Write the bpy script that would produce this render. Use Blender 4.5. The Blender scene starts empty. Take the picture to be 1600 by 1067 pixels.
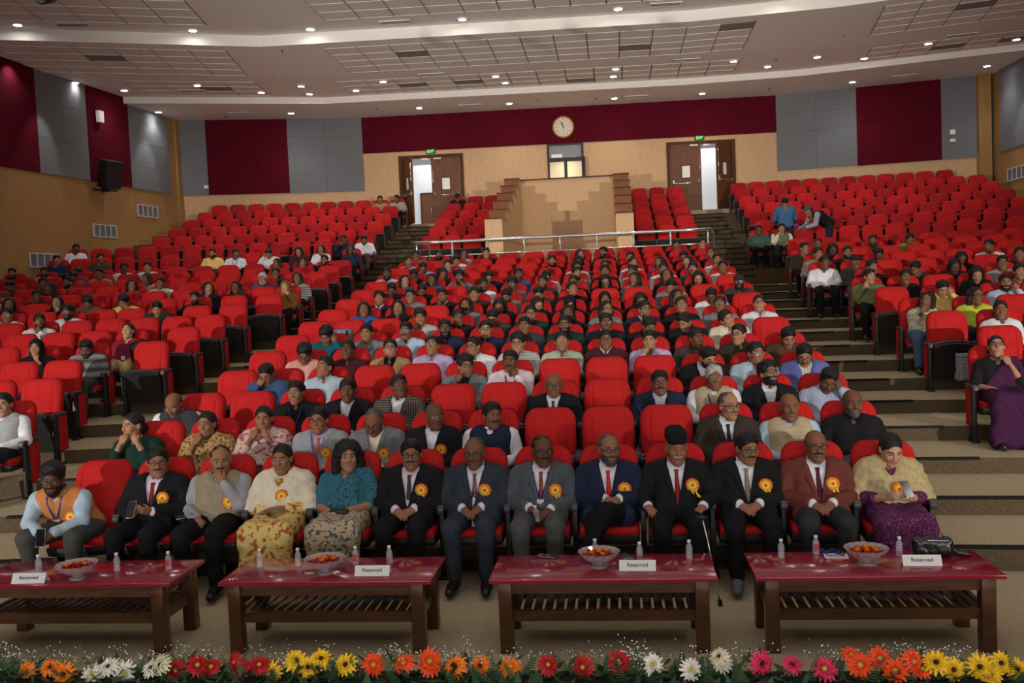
import bpy, bmesh, math, random
import numpy as np
from mathutils import Vector, Matrix, Euler
from math import sin, cos, pi, radians
random.seed(7); np.random.seed(7)
S = bpy.context.scene
COL = S.collection

# ------------------------------------------------------------------ camera
F_PX, PITCH, YAW, ROLL = 1493.5, 0.0539, -0.1080, -0.0426
CAM = Vector((0.931, 0.0, 2.310))
fw = Vector((sin(YAW)*cos(PITCH), cos(YAW)*cos(PITCH), -sin(PITCH)))
rt = Vector((cos(YAW), -sin(YAW), 0.0)); up = rt.cross(fw)
r2 = rt*cos(ROLL)+up*sin(ROLL); u2 = -rt*sin(ROLL)+up*cos(ROLL)
cd = bpy.data.cameras.new('camera'); cam = bpy.data.objects.new('camera', cd); COL.objects.link(cam)
cd.sensor_width = 36.0; cd.lens = F_PX/1600*36.0; cd.clip_end = 200
m3 = Matrix((r2, u2, -fw)).transposed()
cam.matrix_world = Matrix.Translation(CAM) @ m3.to_4x4()
S.camera = cam

# ------------------------------------------------------------------ world, lights, exposure
S.view_settings.view_transform = 'Standard'
try: S.view_settings.look = 'None'
except Exception: pass
S.view_settings.gamma = 1.0
S.view_settings.use_curve_mapping = False
S.view_settings.exposure = 0.0
w = bpy.data.worlds.new('world'); S.world = w; w.use_nodes = True
w.node_tree.nodes['Background'].inputs[0].default_value = (0.9, 0.85, 0.8, 1)
w.node_tree.nodes['Background'].inputs[1].default_value = 0.012

def lamp(name, kind, loc, energy, color=(1, .95, .9), target=None, **kw):
    d = bpy.data.lights.new(name, kind); d.energy = energy; d.color = color
    for k, v in kw.items(): setattr(d, k, v)
    o = bpy.data.objects.new(name, d); COL.objects.link(o); o.location = loc
    if target is not None:
        o.rotation_euler = (Vector(target)-Vector(loc)).to_track_quat('-Z', 'Y').to_euler()
    return o
# two stage lights on stands at the sides of the stage, low, crossing over the hall
lamp('stage_light', 'SPOT', (-12.2, -6.3, 2.9), 13800, (1, .93, .84), (2.5, 30.0, 5.6), spot_size=radians(43), spot_blend=1.0, shadow_soft_size=.13)
lamp('stage_light', 'SPOT', (12.2, -6.3, 2.9), 13800, (1, .93, .84), (-2.5, 30.0, 5.6), spot_size=radians(43), spot_blend=1.0, shadow_soft_size=.13)
# added soft fill for the ceiling, in place of spill from the stage
lamp('stage_fill', 'AREA', (0.5, -6.6, 2.0), 1900, (1, .96, .95), (0, 4, 19), shape='RECTANGLE', size=12, size_y=2.5)
# unseen overhead lamps added over the front half to brighten treads and seats
for y in (5.5, 9.5, 13.5, 17.5):
    for x in (-9.5, -5.6, -1.8, 2.0, 5.8, 9.6):
        lamp('overhead_fill', 'SPOT', (x, y, 8.6), 50, (1, .96, .92), (x, y, 0), spot_size=radians(110), spot_blend=.8, shadow_soft_size=.09)
# wall washers
for x, y, tx, ty in [(-12.35, 22.9, -13.45, 22.75), (-12.1, 27.6, -13.0, 27.45), (11.35, 28.2, 12.4, 28.1)]:
    lamp('wall_washer', 'SPOT', (x, y, 8.0), 60, (1, .98, .95), (tx, ty, 5.6), spot_size=radians(50), spot_blend=.6, shadow_soft_size=.05)
lamp('back_room_light', 'AREA', (-4.9, 33.3, 7.0), 60, (.95, .97, 1), (-4.9, 33.3, 4), size=2.5)
lamp('back_room_light', 'AREA', (3.9, 33.6, 7.0), 60, (.95, .97, 1), (3.9, 33.6, 4), size=2.5)
lamp('back_room_light', 'AREA', (-.5, 31.95, 6.50), 26, (1, .9, .72), (-.5, 32.6, 5.6), size=.7)  # added control room lamp under the dark box, lighting the wood partition

# ------------------------------------------------------------------ materials
MATS = {}
def mat(name, col, rough=.7, metal=0, spec=.3, emit=None, es=1, trans=0, noise=0, nscale=30, bump=0, bscale=200, sheen=0, alpha=1, col2=None, stretch=None, coat=0):
    if name in MATS: return MATS[name]
    m = bpy.data.materials.new(name); m.use_nodes = True; nt = m.node_tree; b = nt.nodes['Principled BSDF']
    b.inputs['Base Color'].default_value = (*col, 1); b.inputs['Roughness'].default_value = rough
    b.inputs['Metallic'].default_value = metal; b.inputs['Specular IOR Level'].default_value = spec
    b.inputs['Transmission Weight'].default_value = trans; b.inputs['Alpha'].default_value = alpha
    b.inputs['Coat Weight'].default_value = coat
    if sheen: b.inputs['Sheen Weight'].default_value = sheen
    if emit: b.inputs['Emission Color'].default_value = (*emit, 1); b.inputs['Emission Strength'].default_value = es
    if noise or col2 or bump:
        tc = nt.nodes.new('ShaderNodeTexCoord'); mp = nt.nodes.new('ShaderNodeMapping')
        nt.links.new(tc.outputs['Object'], mp.inputs['Vector'])
        if stretch: mp.inputs['Scale'].default_value = stretch
    if noise or col2:
        n = nt.nodes.new('ShaderNodeTexNoise'); n.inputs['Scale'].default_value = nscale; n.inputs['Detail'].default_value = 4
        nt.links.new(mp.outputs[0], n.inputs['Vector'])
        r = nt.nodes.new('ShaderNodeValToRGB'); c2 = col2 or tuple(min(1, c*(1+noise)) for c in col); c1 = tuple(c*(1-noise) for c in col)
        if col2: c1 = col; r.color_ramp.elements[0].position = .42; r.color_ramp.elements[1].position = .58
        else: r.color_ramp.elements[0].position = .3; r.color_ramp.elements[1].position = .7
        r.color_ramp.elements[0].color = (*c1, 1); r.color_ramp.elements[1].color = (*c2, 1)
        nt.links.new(n.outputs['Fac'], r.inputs[0]); nt.links.new(r.outputs[0], b.inputs['Base Color'])
    if bump:
        n2 = nt.nodes.new('ShaderNodeTexNoise'); n2.inputs['Scale'].default_value = bscale
        bp = nt.nodes.new('ShaderNodeBump'); bp.inputs['Strength'].default_value = bump; bp.inputs['Distance'].default_value = .01
        nt.links.new(mp.outputs[0], n2.inputs['Vector']); nt.links.new(n2.outputs['Fac'], bp.inputs['Height']); nt.links.new(bp.outputs[0], b.inputs['Normal'])
    MATS[name] = m
    return m
def pattern(name, kind, a, b_, scale, rough=.85):
    """checked / striped / dotted cloth"""
    if name in MATS: return MATS[name]
    m = bpy.data.materials.new(name); m.use_nodes = True; nt = m.node_tree; b = nt.nodes['Principled BSDF']
    b.inputs['Roughness'].default_value = rough; b.inputs['Specular IOR Level'].default_value = .2
    tc = nt.nodes.new('ShaderNodeTexCoord'); N = nt.nodes.new; L = nt.links.new
    mix = N('ShaderNodeMix'); mix.data_type = 'RGBA'; mix.inputs[6].default_value = (*a, 1); mix.inputs[7].default_value = (*b_, 1)
    if kind in ('check', 'stripe'):
        fac = None
        for i, ax in enumerate(('X', 'Z') if kind == 'check' else ('X',)):
            wv = N('ShaderNodeTexWave'); wv.bands_direction = ax; wv.inputs['Scale'].default_value = scale; wv.inputs['Distortion'].default_value = .6
            L(tc.outputs['Object'], wv.inputs['Vector']); rp = N('ShaderNodeMath'); rp.operation = 'GREATER_THAN'; rp.inputs[1].default_value = .72
            L(wv.outputs['Fac'], rp.inputs[0])
            if fac is None: fac = rp
            else:
                mx = N('ShaderNodeMath'); mx.operation = 'MAXIMUM'; L(fac.outputs[0], mx.inputs[0]); L(rp.outputs[0], mx.inputs[1]); fac = mx
        L(fac.outputs[0], mix.inputs[0])
    elif kind == 'bands':
        sp = N('ShaderNodeSeparateXYZ'); L(tc.outputs['Object'], sp.inputs[0])
        wv = N('ShaderNodeTexWave'); wv.bands_direction = 'Z'; wv.inputs['Scale'].default_value = scale; L(tc.outputs['Object'], wv.inputs['Vector']); L(wv.outputs['Fac'], mix.inputs[0])
    else:
        v = N('ShaderNodeTexNoise'); v.inputs['Scale'].default_value = scale; v.inputs['Detail'].default_value = 3; L(tc.outputs['Object'], v.inputs['Vector'])
        rp = N('ShaderNodeMath'); rp.operation = 'GREATER_THAN'; rp.inputs[1].default_value = .56; L(v.outputs['Fac'], rp.inputs[0]); L(rp.outputs[0], mix.inputs[0])
    L(mix.outputs[2], b.inputs['Base Color']); MATS[name] = m
    return m
RED = mat('red_upholstery', (.43, .017, .017), .9, spec=.08, noise=.08, nscale=9, bump=.15, bscale=500)
RED2 = mat('red_upholstery_shaded', (.33, .014, .018), .9, spec=.08, noise=.10, nscale=9, bump=.15, bscale=500)  # darker red puts the shadow on some upper seats into the cloth colour
BLK = mat('black_plastic', (.012, .012, .013), .45, spec=.4)
BLKP = mat('grey_plastic', (.035, .036, .04), .4, spec=.4)
CARP = mat('beige_carpet', (.46, .385, .25), .95, spec=.05, noise=.18, nscale=60, bump=.4, bscale=350)
RISER = mat('brown_riser_carpet', (.095, .070, .042), .95, spec=.05, noise=.22, nscale=45, bump=.4, bscale=250)
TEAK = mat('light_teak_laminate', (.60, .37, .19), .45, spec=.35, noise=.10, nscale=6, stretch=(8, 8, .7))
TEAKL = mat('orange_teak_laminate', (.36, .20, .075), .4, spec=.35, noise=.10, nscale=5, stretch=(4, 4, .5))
DWOOD = mat('dark_polished_wood', (.095, .040, .016), .32, spec=.4, noise=.3, nscale=5, stretch=(1, 6, 6), coat=.2)
RWOOD = mat('reddish_wood', (.24, .095, .042), .65, spec=.12, noise=.22, nscale=8, stretch=(6, 6, .8))
GREYP = mat('grey_acoustic_felt', (.19, .20, .215), .95, spec=.05, noise=.10, nscale=18, bump=.5, bscale=120)
REDP = mat('maroon_acoustic_felt', (.10, .006, .016), .95, spec=.05, noise=.12, nscale=8, bump=.3, bscale=120)
CEIL = mat('ceiling_paint', (.88, .865, .86), .9, spec=.1)
CEILT = mat('ceiling_tile_board', (.86, .845, .84), .9, spec=.1, bump=.2, bscale=300)
CEILG = mat('ceiling_groove', (.28, .22, .19), .9)
WHITE = mat('white_paint', (.82, .80, .76), .6)
STEEL = mat('brushed_steel', (.75, .75, .76), .25, 1)
LAMPM = mat('lamp_diffuser', (1, 1, 1), .5, emit=(1, .97, .93), es=60)
GRAN = mat('maroon_polished_stone', (.24, .012, .034), .10, spec=.6, noise=.2, nscale=120)
GRILL = mat('vent_mesh', (.16, .16, .17), .6, spec=.3)
CLEAR = mat('clear_plastic', (.75, .78, .82), .08, spec=.8, alpha=.24)
GLASS = mat('cut_glass', (.62, .50, .53), .05, spec=1, alpha=.42)
LENS = mat('spectacle_lens', (.25, .27, .3), .08, spec=.7, alpha=.13)
EYEW = mat('eye_white', (.36, .33, .31), .35)
DARK = mat('dark_iris', (.012, .008, .006), .25)
def setmats(o, mats):
    for i, m in enumerate(mats):
        if i < len(o.material_slots):
            o.material_slots[i].link = 'OBJECT'; o.material_slots[i].material = m

# ------------------------------------------------------------------ object helpers
def link(o, parent=None):
    COL.objects.link(o)
    if parent is not None: o.parent = parent
    return o
def obj(name, me, parent=None, loc=None, rot=None, mats=None):
    o = link(bpy.data.objects.new(name, me), parent)
    if loc is not None: o.location = loc
    if rot is not None: o.rotation_euler = rot
    if mats: setmats(o, mats)
    return o
def empty(name, loc=(0, 0, 0), rz=0):
    o = bpy.data.objects.new(name, None); o.empty_display_size = .1; link(o); o.location = loc; o.rotation_euler = (0, 0, rz); return o
def tag(o, label=None, cat=None, group=None, kind=None):
    if label: o['label'] = label
    if cat: o['category'] = cat
    if group: o['group'] = group
    if kind: o['kind'] = kind
    return o
def mesh(name, V, Fs, mats=(), smooth=False, mi=None):
    me = bpy.data.meshes.new(name); me.from_pydata([tuple(map(float, v)) for v in V], [], [tuple(map(int, f)) for f in Fs])
    for m in mats: me.materials.append(m)
    if mi is not None: me.polygons.foreach_set('material_index', np.asarray(mi, dtype=np.int32))
    if smooth: me.polygons.foreach_set('use_smooth', np.ones(len(me.polygons), dtype=bool))
    me.update(); return me
class MB:
    """collects simple solids into one mesh"""
    def __init__(s): s.V = []; s.F = []; s.M = []; s.sm = []
    def add(s, V, F, m=0):
        n = len(s.V); s.V += [tuple(v) for v in V]; s.F += [tuple(i+n for i in f) for f in F]; s.M += [m]*len(F)
    def box(s, a, b, m=0, R=None, o=None):
        x0, y0, z0 = a; x1, y1, z1 = b
        V = [(x0, y0, z0), (x1, y0, z0), (x1, y1, z0), (x0, y1, z0), (x0, y0, z1), (x1, y0, z1), (x1, y1, z1), (x0, y1, z1)]
        if R is not None: V = [R @ Vector(v) for v in V]
        if o is not None: V = [Vector(v)+Vector(o) for v in V]
        s.add(V, [(0, 3, 2, 1), (4, 5, 6, 7), (0, 1, 5, 4), (1, 2, 6, 5), (2, 3, 7, 6), (3, 0, 4, 7)], m); return s
    def tube(s, pts, r, n=8, m=0, cap=True, radii=None):
        pts = [Vector(p) for p in pts]; V = []; Fa = []
        for i, p in enumerate(pts):
            t = (pts[min(i+1, len(pts)-1)]-pts[max(i-1, 0)]).normalized()
            a = t.cross(Vector((0, 0, 1)) if abs(t.z) < .9 else Vector((0, 1, 0))).normalized(); b = t.cross(a)
            rr = radii[i] if radii else r
            V += [p+(a*cos(2*pi*j/n)+b*sin(2*pi*j/n))*rr for j in range(n)]
        for i in range(len(pts)-1):
            for j in range(n): Fa.append((i*n+j, i*n+(j+1) % n, (i+1)*n+(j+1) % n, (i+1)*n+j))
        if cap: Fa.append(tuple(range(n))[::-1]); Fa.append(tuple((len(pts)-1)*n+j for j in range(n)))
        s.add(V, Fa, m); return s
    def lathe(s, prof, n=16, m=0, c=(0, 0, 0), wob=None):
        V = []; Fa = []
        for i, (r, z) in enumerate(prof):
            for j in range(n):
                a = 2*pi*j/n; rr = r*(1+(wob(i, j) if wob else 0)); V.append((c[0]+rr*cos(a), c[1]+rr*sin(a), c[2]+z))
        for i in range(len(prof)-1):
            for j in range(n): Fa.append((i*n+j, i*n+(j+1) % n, (i+1)*n+(j+1) % n, (i+1)*n+j))
        if prof[0][0] > 1e-4: Fa.append(tuple(range(n))[::-1])
        if prof[-1][0] > 1e-4: Fa.append(tuple((len(prof)-1)*n+j for j in range(n)))
        s.add(V, Fa, m); return s
    def build(s, name, mats=(), parent=None, smooth=False, **k):
        return obj(name, mesh(name, s.V, s.F, mats, smooth, s.M), parent, **k)
    def me(s, name, mats=(), smooth=False): return mesh(name, s.V, s.F, mats, smooth, s.M)
def bevel(me, w=.01, seg=2, ang=.6):
    bm = bmesh.new(); bm.from_mesh(me); bmesh.ops.remove_doubles(bm, verts=bm.verts, dist=1e-5)
    es = [e for e in bm.edges if len(e.link_faces) == 2 and e.calc_face_angle(0) > ang]
    bmesh.ops.bevel(bm, geom=es, offset=w, segments=seg, affect='EDGES', profile=.6); bm.to_mesh(me); bm.free()
    me.polygons.foreach_set('use_smooth', np.ones(len(me.polygons), dtype=bool)); me.update(); return me
ORD = ['first', 'second', 'third', 'fourth', 'fifth', 'sixth', 'seventh', 'eighth', 'ninth', 'tenth', 'eleventh', 'twelfth', 'thirteenth',
       'fourteenth', 'fifteenth', 'sixteenth', 'seventeenth', 'eighteenth', 'nineteenth', 'twentieth', 'twenty-first', 'twenty-second', 'twenty-third']

# ------------------------------------------------------------------ seating geometry (metres)
def zrow(k): return (-.03 if k == 0 else .1629*k-.0005*k*k) if k < 15 else 2.561+.302*(k-15)
def yrow(k, X):
    if k < 15:
        R0 = 44.485+1.0211*k-(.06 if k == 0 else 0)
        return 8.0976-44.485+math.sqrt(R0*R0-X*X)
    return 24.968+.999*(k-15)-.009*X*X+.047*X
def xc(k, i):
    R0 = 44.485+1.0211*k-(.06 if k == 0 else 0)
    return R0*sin(-.0059+i*.55/R0)
def zfront(k): return zrow(k)
def yedge(k, X):  # front edge of tier k
    return yrow(k, X)-(1.28 if k < 15 else 1.22)
XL, XR = -13.6, 12.7

# ------------------------------------------------------------------ room shell
def poly_strip(name, mats, front, back, z, zb, xs, **kw):
    V = []; Fa = []; M = []
    n = len(xs)
    for x in xs: V.append((x, front(x), z))
    for x in xs: V.append((x, back(x), z))
    for x in xs: V.append((x, front(x), zb))
    for x in xs: V.append((x, back(x), zb))
    for i in range(n-1):
        Fa.append((i, i+1, n+i+1, n+i)); M.append(0)
        Fa.append((2*n+i, 2*n+i+1, i+1, i)); M.append(1)
        Fa.append((n+i, n+i+1, 3*n+i+1, 3*n+i)); M.append(1)
        Fa.append((3*n+i, 3*n+i+1, 2*n+i+1, 2*n+i)); M.append(1)
    Fa += [(0, n, 3*n, 2*n), (n-1, 3*n-1, 4*n-1, 2*n-1)]; M += [1, 1]
    return obj(name, mesh(name, V, Fa, mats, False, M))
# carpet with woven ribs
def carpet_nodes(m):
    nt = m.node_tree; b = nt.nodes['Principled BSDF']; tc = nt.nodes.new('ShaderNodeTexCoord')
    wv = nt.nodes.new('ShaderNodeTexWave'); wv.bands_direction = 'DIAGONAL'; wv.inputs['Scale'].default_value = 22; wv.inputs['Distortion'].default_value = .5
    nt.links.new(tc.outputs['Object'], wv.inputs['Vector'])
    src = b.inputs['Base Color'].links[0].from_socket
    mx = nt.nodes.new('ShaderNodeMix'); mx.data_type = 'RGBA'; mx.blend_type = 'MULTIPLY'; mx.inputs[0].default_value = .45
    rp = nt.nodes.new('ShaderNodeValToRGB'); rp.color_ramp.elements[0].color = (.55, .5, .42, 1); rp.color_ramp.elements[1].color = (1, 1, 1, 1)
    nt.links.new(wv.outputs['Fac'], rp.inputs[0]); nt.links.new(src, mx.inputs[6]); nt.links.new(rp.outputs[0], mx.inputs[7]); nt.links.new(mx.outputs[2], b.inputs['Base Color'])
carpet_nodes(CARP)
xs = list(np.linspace(XL-1.5, XR, 40))
fl = MB().box((-16, 4.6, -.15), (13, 9.2, -.03)).build('floor', [CARP]); tag(fl, 'beige ribbed carpet floor in front of the seating', kind='structure')
st = MB().box((-16, -7, -.15), (13, 4.62, .385)).build('stage_floor', [mat('stage_wood', (.12, .06, .03), .5)]); tag(st, 'dark stage floor edge behind the flower garland', kind='structure')
for k in range(1, 22):
    nx = (lambda x, k=k: yedge(k+1, x)+.02) if k < 21 else (lambda x: 32.0)
    for part, xx_ in (((' left of the booth', [x for x in xs if x < -2.2]+[-2.05]), (' right of the booth', [1.3]+[x for x in xs if x > 1.5])) if k >= 16 else (('', xs),)):
        o = poly_strip('floor_tier', [CARP, RISER], lambda x, k=k: yedge(k, x), nx, zrow(k), zrow(k-1)-.08, xx_)
        tag(o, 'carpeted seating tier with brown riser, %s step up%s' % (ORD[k-1], part), kind='structure')
# aisle half steps in the steep upper part, and the landing step under the doors
def strip(x0, x1, k, dz, y_off, name='step_nosing', n=4):
    mb = MB(); xx = np.linspace(x0, x1, n)
    for a, b in zip(xx[:-1], xx[1:]):
        ya, yb = yedge(k, a)+y_off, yedge(k, b)+y_off; z = zrow(k)+dz
        V = [(a, ya-.012, z-.022), (b, yb-.012, z-.022), (b, yb+.03, z-.022), (a, ya+.03, z-.022), (a, ya-.012, z+.004), (b, yb-.012, z+.004), (b, yb+.03, z+.004), (a, ya+.03, z+.004)]
        mb.add(V, [(0, 3, 2, 1), (4, 5, 6, 7), (0, 1, 5, 4), (1, 2, 6, 5), (2, 3, 7, 6), (3, 0, 4, 7)])
    return mb
NOSE = mat('black_rubber_nosing', (.008, .008, .009), .6, spec=.1)
AIS = {'left': [(-5.0, -3.75), (-5.55, -4.25)], 'right': [(3.05, 4.42), (3.3, 4.35)]}
AISW = {'left': (-5.62, -4.2), 'right': (3.25, 4.66)}
nn = 0
for side in ('left', 'right'):
    r0 = empty('trim_1' if side == 'left' else 'trim_2'); tag(r0, 'black step edge strips down the %s aisle' % side, kind='structure')
    for k in range(1, 22):
        a, b = AIS[side][0 if k < 15 else 1]
        strip(a, b, k, 0, 0).build('step_nosing', [NOSE], r0)
        if k >= 15:
            a2, b2 = AISW[side]
            h = poly_strip('aisle_step', [CARP, RISER], lambda x, k=k: yedge(k, x)-.48, lambda x, k=k: yedge(k, x)+.01, zrow(k)-.15, zrow(k-1)-.02, list(np.linspace(a2, b2, 4)))
            tag(h, '%s half step of the %s aisle, counted from the lowest' % (ORD[k-15], side), kind='structure')
            strip(a, b, k, -.15, -.48).build('step_nosing', [NOSE], r0)
for x0, x1, s_ in ((-6.1, -3.6, 'left'), (2.6, 5.2, 'right')):
    o = MB().box((x0, 30.75, 4.3), (x1, 33.5, 4.57)).build('door_step', [CARP]); tag(o, 'carpeted threshold step under the %s exit doors' % s_, kind='structure')

# back wall: three straight runs
W0, W1, W2, W3 = Vector((-12.9, 29.5)), Vector((-7.1, 31.07)), Vector((6.3, 31.70)), Vector((12.25, 30.48))
def wallrun(name, P, Q, z0, z1, m, holes=(), th=.15, off=0):
    """vertical slab along P->Q with rectangular holes given as (s0,s1,z0,z1) in metres along the run"""
    d = (Q-P); Ln = d.length; d = d/Ln; n = Vector((-d.y, d.x)); mb = MB()
    def blk(s0, s1, a, b):
        if s1-s0 < 1e-3 or b-a < 1e-3: return
        p = P+d*s0+n*off; q = P+d*s1+n*off; pb = p+n*th; qb = q+n*th
        V = [(*p, a), (*q, a), (*qb, a), (*pb, a), (*p, b), (*q, b), (*qb, b), (*pb, b)]
        mb.add(V, [(0, 3, 2, 1), (4, 5, 6, 7), (0, 1, 5, 4), (1, 2, 6, 5), (2, 3, 7, 6), (3, 0, 4, 7)])
    cur = 0
    for s0, s1, a, b in sorted(holes):
        blk(cur, s0, z0, z1); blk(s0, s1, z0, a); blk(s0, s1, b, z1); cur = s1
    blk(cur, Ln, z0, z1)
    return mb.build(name, [m])
dC = (W2-W1).normalized()
def sx(x): return (x-W1.x)/dC.x
def yw(x): return W1.y+(x-W1.x)*dC.y/dC.x
w_ = wallrun('wall_back', W1, W2, 2.0, 8.6, TEAK, [(sx(-5.84), sx(-3.90), 4.55, 6.74), (sx(-1.04), sx(.10), 5.6, 6.95), (sx(2.88), sx(4.88), 4.55, 6.74)]); tag(w_, kind='structure')
w_ = wallrun('wall_back', W0, W1, 2.0, 8.6, TEAK); tag(w_, kind='structure')
w_ = wallrun('wall_back', W2, W3, 2.0, 8.6, TEAK); tag(w_, kind='structure')
# side walls
LW0 = Vector((-12.9-.0903*36.5, -7.0)); LW1 = Vector((-12.9+.14, 29.55))
LW0 = Vector((-12.75-.0903*(28.7+7), -7.0)); LW1 = Vector((-12.68, 29.55))
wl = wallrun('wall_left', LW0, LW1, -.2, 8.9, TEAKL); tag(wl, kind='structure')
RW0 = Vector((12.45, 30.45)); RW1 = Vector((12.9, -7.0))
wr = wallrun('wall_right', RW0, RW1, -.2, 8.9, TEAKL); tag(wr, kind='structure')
# acoustic panels: each board its own piece
def panels(parent, P, Q, s0, s1, z0, z1, cols, rows, m, off=-.03, name='acoustic_panel'):
    d = (Q-P).normalized(); n = Vector((-d.y, d.x)); g = .003
    for i in range(cols):
        for j in range(rows):
            a = s0+(s1-s0)*i/cols+g; b = s0+(s1-s0)*(i+1)/cols-g; c = z0+(z1-z0)*j/rows+g; e = z0+(z1-z0)*(j+1)/rows-g
            t = random.uniform(0, .004)
            p = P+d*a+n*(off-t); q = P+d*b+n*(off-t); pb = P+d*a; qb = P+d*b
            V = [(*p, c), (*q, c), (*qb, c), (*pb, c), (*p, e), (*q, e), (*qb, e), (*pb, e)]
            obj(name, mesh(name, V, [(0, 3, 2, 1), (4, 5, 6, 7), (0, 1, 5, 4), (1, 2, 6, 5), (2, 3, 7, 6), (3, 0, 4, 7)], [m]), parent)
wb = [o for o in COL.objects if o.name.startswith('wall_back')]
dL = (W1-W0).normalized(); dR = (W3-W2).normalized()
LnL = (W1-W0).length
panels(wb[1], W0, W1, 0, 1.05, 5.76, 8.15, 1, 3, GREYP)
panels(wb[1], W0, W1, 1.05, 3.60, 5.76, 8.15, 1, 1, REDP)
panels(wb[1], W0, W1, 3.60, LnL, 5.76, 8.15, 2, 4, GREYP)
panels(wb[0], W1, W2, 0, (W2-W1).length, 6.98, 8.16, 1, 1, REDP)
panels(wb[2], W2, W3, 0, 2.42, 5.74, 8.15, 2, 4, GREYP)
panels(wb[2], W2, W3, 2.42, 4.85, 5.72, 8.15, 1, 1, REDP)
panels(wb[2], W2, W3, 4.85, 5.83, 5.72, 8.15, 1, 3, GREYP)
# left wall, positions by distance from its front end
dLW = (LW1-LW0).normalized()
def sy(y): return (y-LW0.y)/dLW.y
for y0, y1, c, m, r_ in [(28.85, 26.77, 1, GREYP, 4), (26.77, 24.83, 1, REDP, 1), (24.83, 22.83, 2, GREYP, 3), (22.83, 20.7, 1, REDP, 1), (20.7, 18.6, 2, GREYP, 3), (18.6, 16.5, 1, REDP, 1), (16.5, 14.4, 2, GREYP, 3), (14.4, 12.3, 1, REDP, 1)]:
    panels(wl, LW0, LW1, sy(y1), sy(y0), 5.75, 8.5, c, r_, m)
dRW = (RW1-RW0).normalized()
def sr(y): return (y-RW0.y)/dRW.y
for y0, y1, c, m, r_ in [(29.9, 27.6, 2, GREYP, 4), (27.6, 25.2, 1, REDP, 1), (25.2, 22.8, 2, GREYP, 4), (22.8, 20.4, 1, REDP, 1)]:
    panels(wr, RW0, RW1, sr(y0), sr(y1), 5.75, 8.5, c, r_, m)
# wooden corner posts
for P, nm in ((Vector((-12.84, 29.36)), 'left'), (Vector((12.15, 30.38)), 'right')):
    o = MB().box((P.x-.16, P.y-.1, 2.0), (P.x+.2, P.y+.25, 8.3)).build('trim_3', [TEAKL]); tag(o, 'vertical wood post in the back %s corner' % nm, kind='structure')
# front wall of the hall behind the camera (stage side), keeps the room closed
o = MB().box((-16.2, -7.2, -.2), (13.2, -7.0, 9.4)).build('wall_front', [mat('stage_curtain', (.05, .03, .03), .9)]); tag(o, kind='structure')

# ceiling ------------------------------------------------------
f1 = [(-14.0, 26.2), (-7.5, 28.45), (3.25, 29.1), (6.5, 28.9), (13.2, 27.1)]
bd = [(-14.5, 23.0), (-7.0, 25.7), (3.0, 26.25), (6.9, 26.3), (13.2, 24.7)]
f2 = [(-14.8, 19.6), (-7.3, 22.6), (3.0, 23.1), (6.3, 22.75), (13.2, 20.9)]
b2 = [(-15.4, 16.6), (-7.3, 19.6), (3.0, 20.1), (6.3, 19.75), (13.2, 17.9)]
f0 = [(-14.0, 33.0), (-7.5, 33), (3.25, 33), (6.5, 33), (13.2, 33)]
fc = [(-16.0, -7.0), (-7.3, -7), (3.0, -7), (6.3, -7), (13.2, -7)]
FASC = mat('white_fascia_paint', (.80, .77, .72), .6)
def slab(name, near, far, z, th, mats, z2=None):
    z2 = z if z2 is None else z2; n = len(near); V = [(x, y, z) for x, y in near]+[(x, y, z2) for x, y in far]+[(x, y, z+th) for x, y in near]+[(x, y, z2+th) for x, y in far]
    Fa = []; M = []
    for i in range(n-1):
        Fa.append((i, n+i, n+i+1, i+1)); M.append(0)
        Fa.append((2*n+i, i, i+1, 2*n+i+1)); M.append(1)
        Fa.append((2*n+i, 2*n+i+1, 3*n+i+1, 3*n+i)); M.append(0)
    o = obj(name, mesh(name, V, Fa, mats, False, M)); tag(o, kind='structure'); return o
cA = slab('ceiling', f1, f0, 8.15, .2, [CEIL, FASC])
cB = slab('ceiling', bd, f1, 8.335, .1, [CEIL, CEIL], 8.335)
cC = slab('ceiling', f2, bd, 8.40, .28, [CEIL, FASC], 8.335)
cD = slab('ceiling', b2, f2, 8.66, .1, [CEIL, CEIL])
cE = slab('ceiling', fc, b2, 8.72, .1, [CEIL, CEIL], 8.72)
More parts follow.
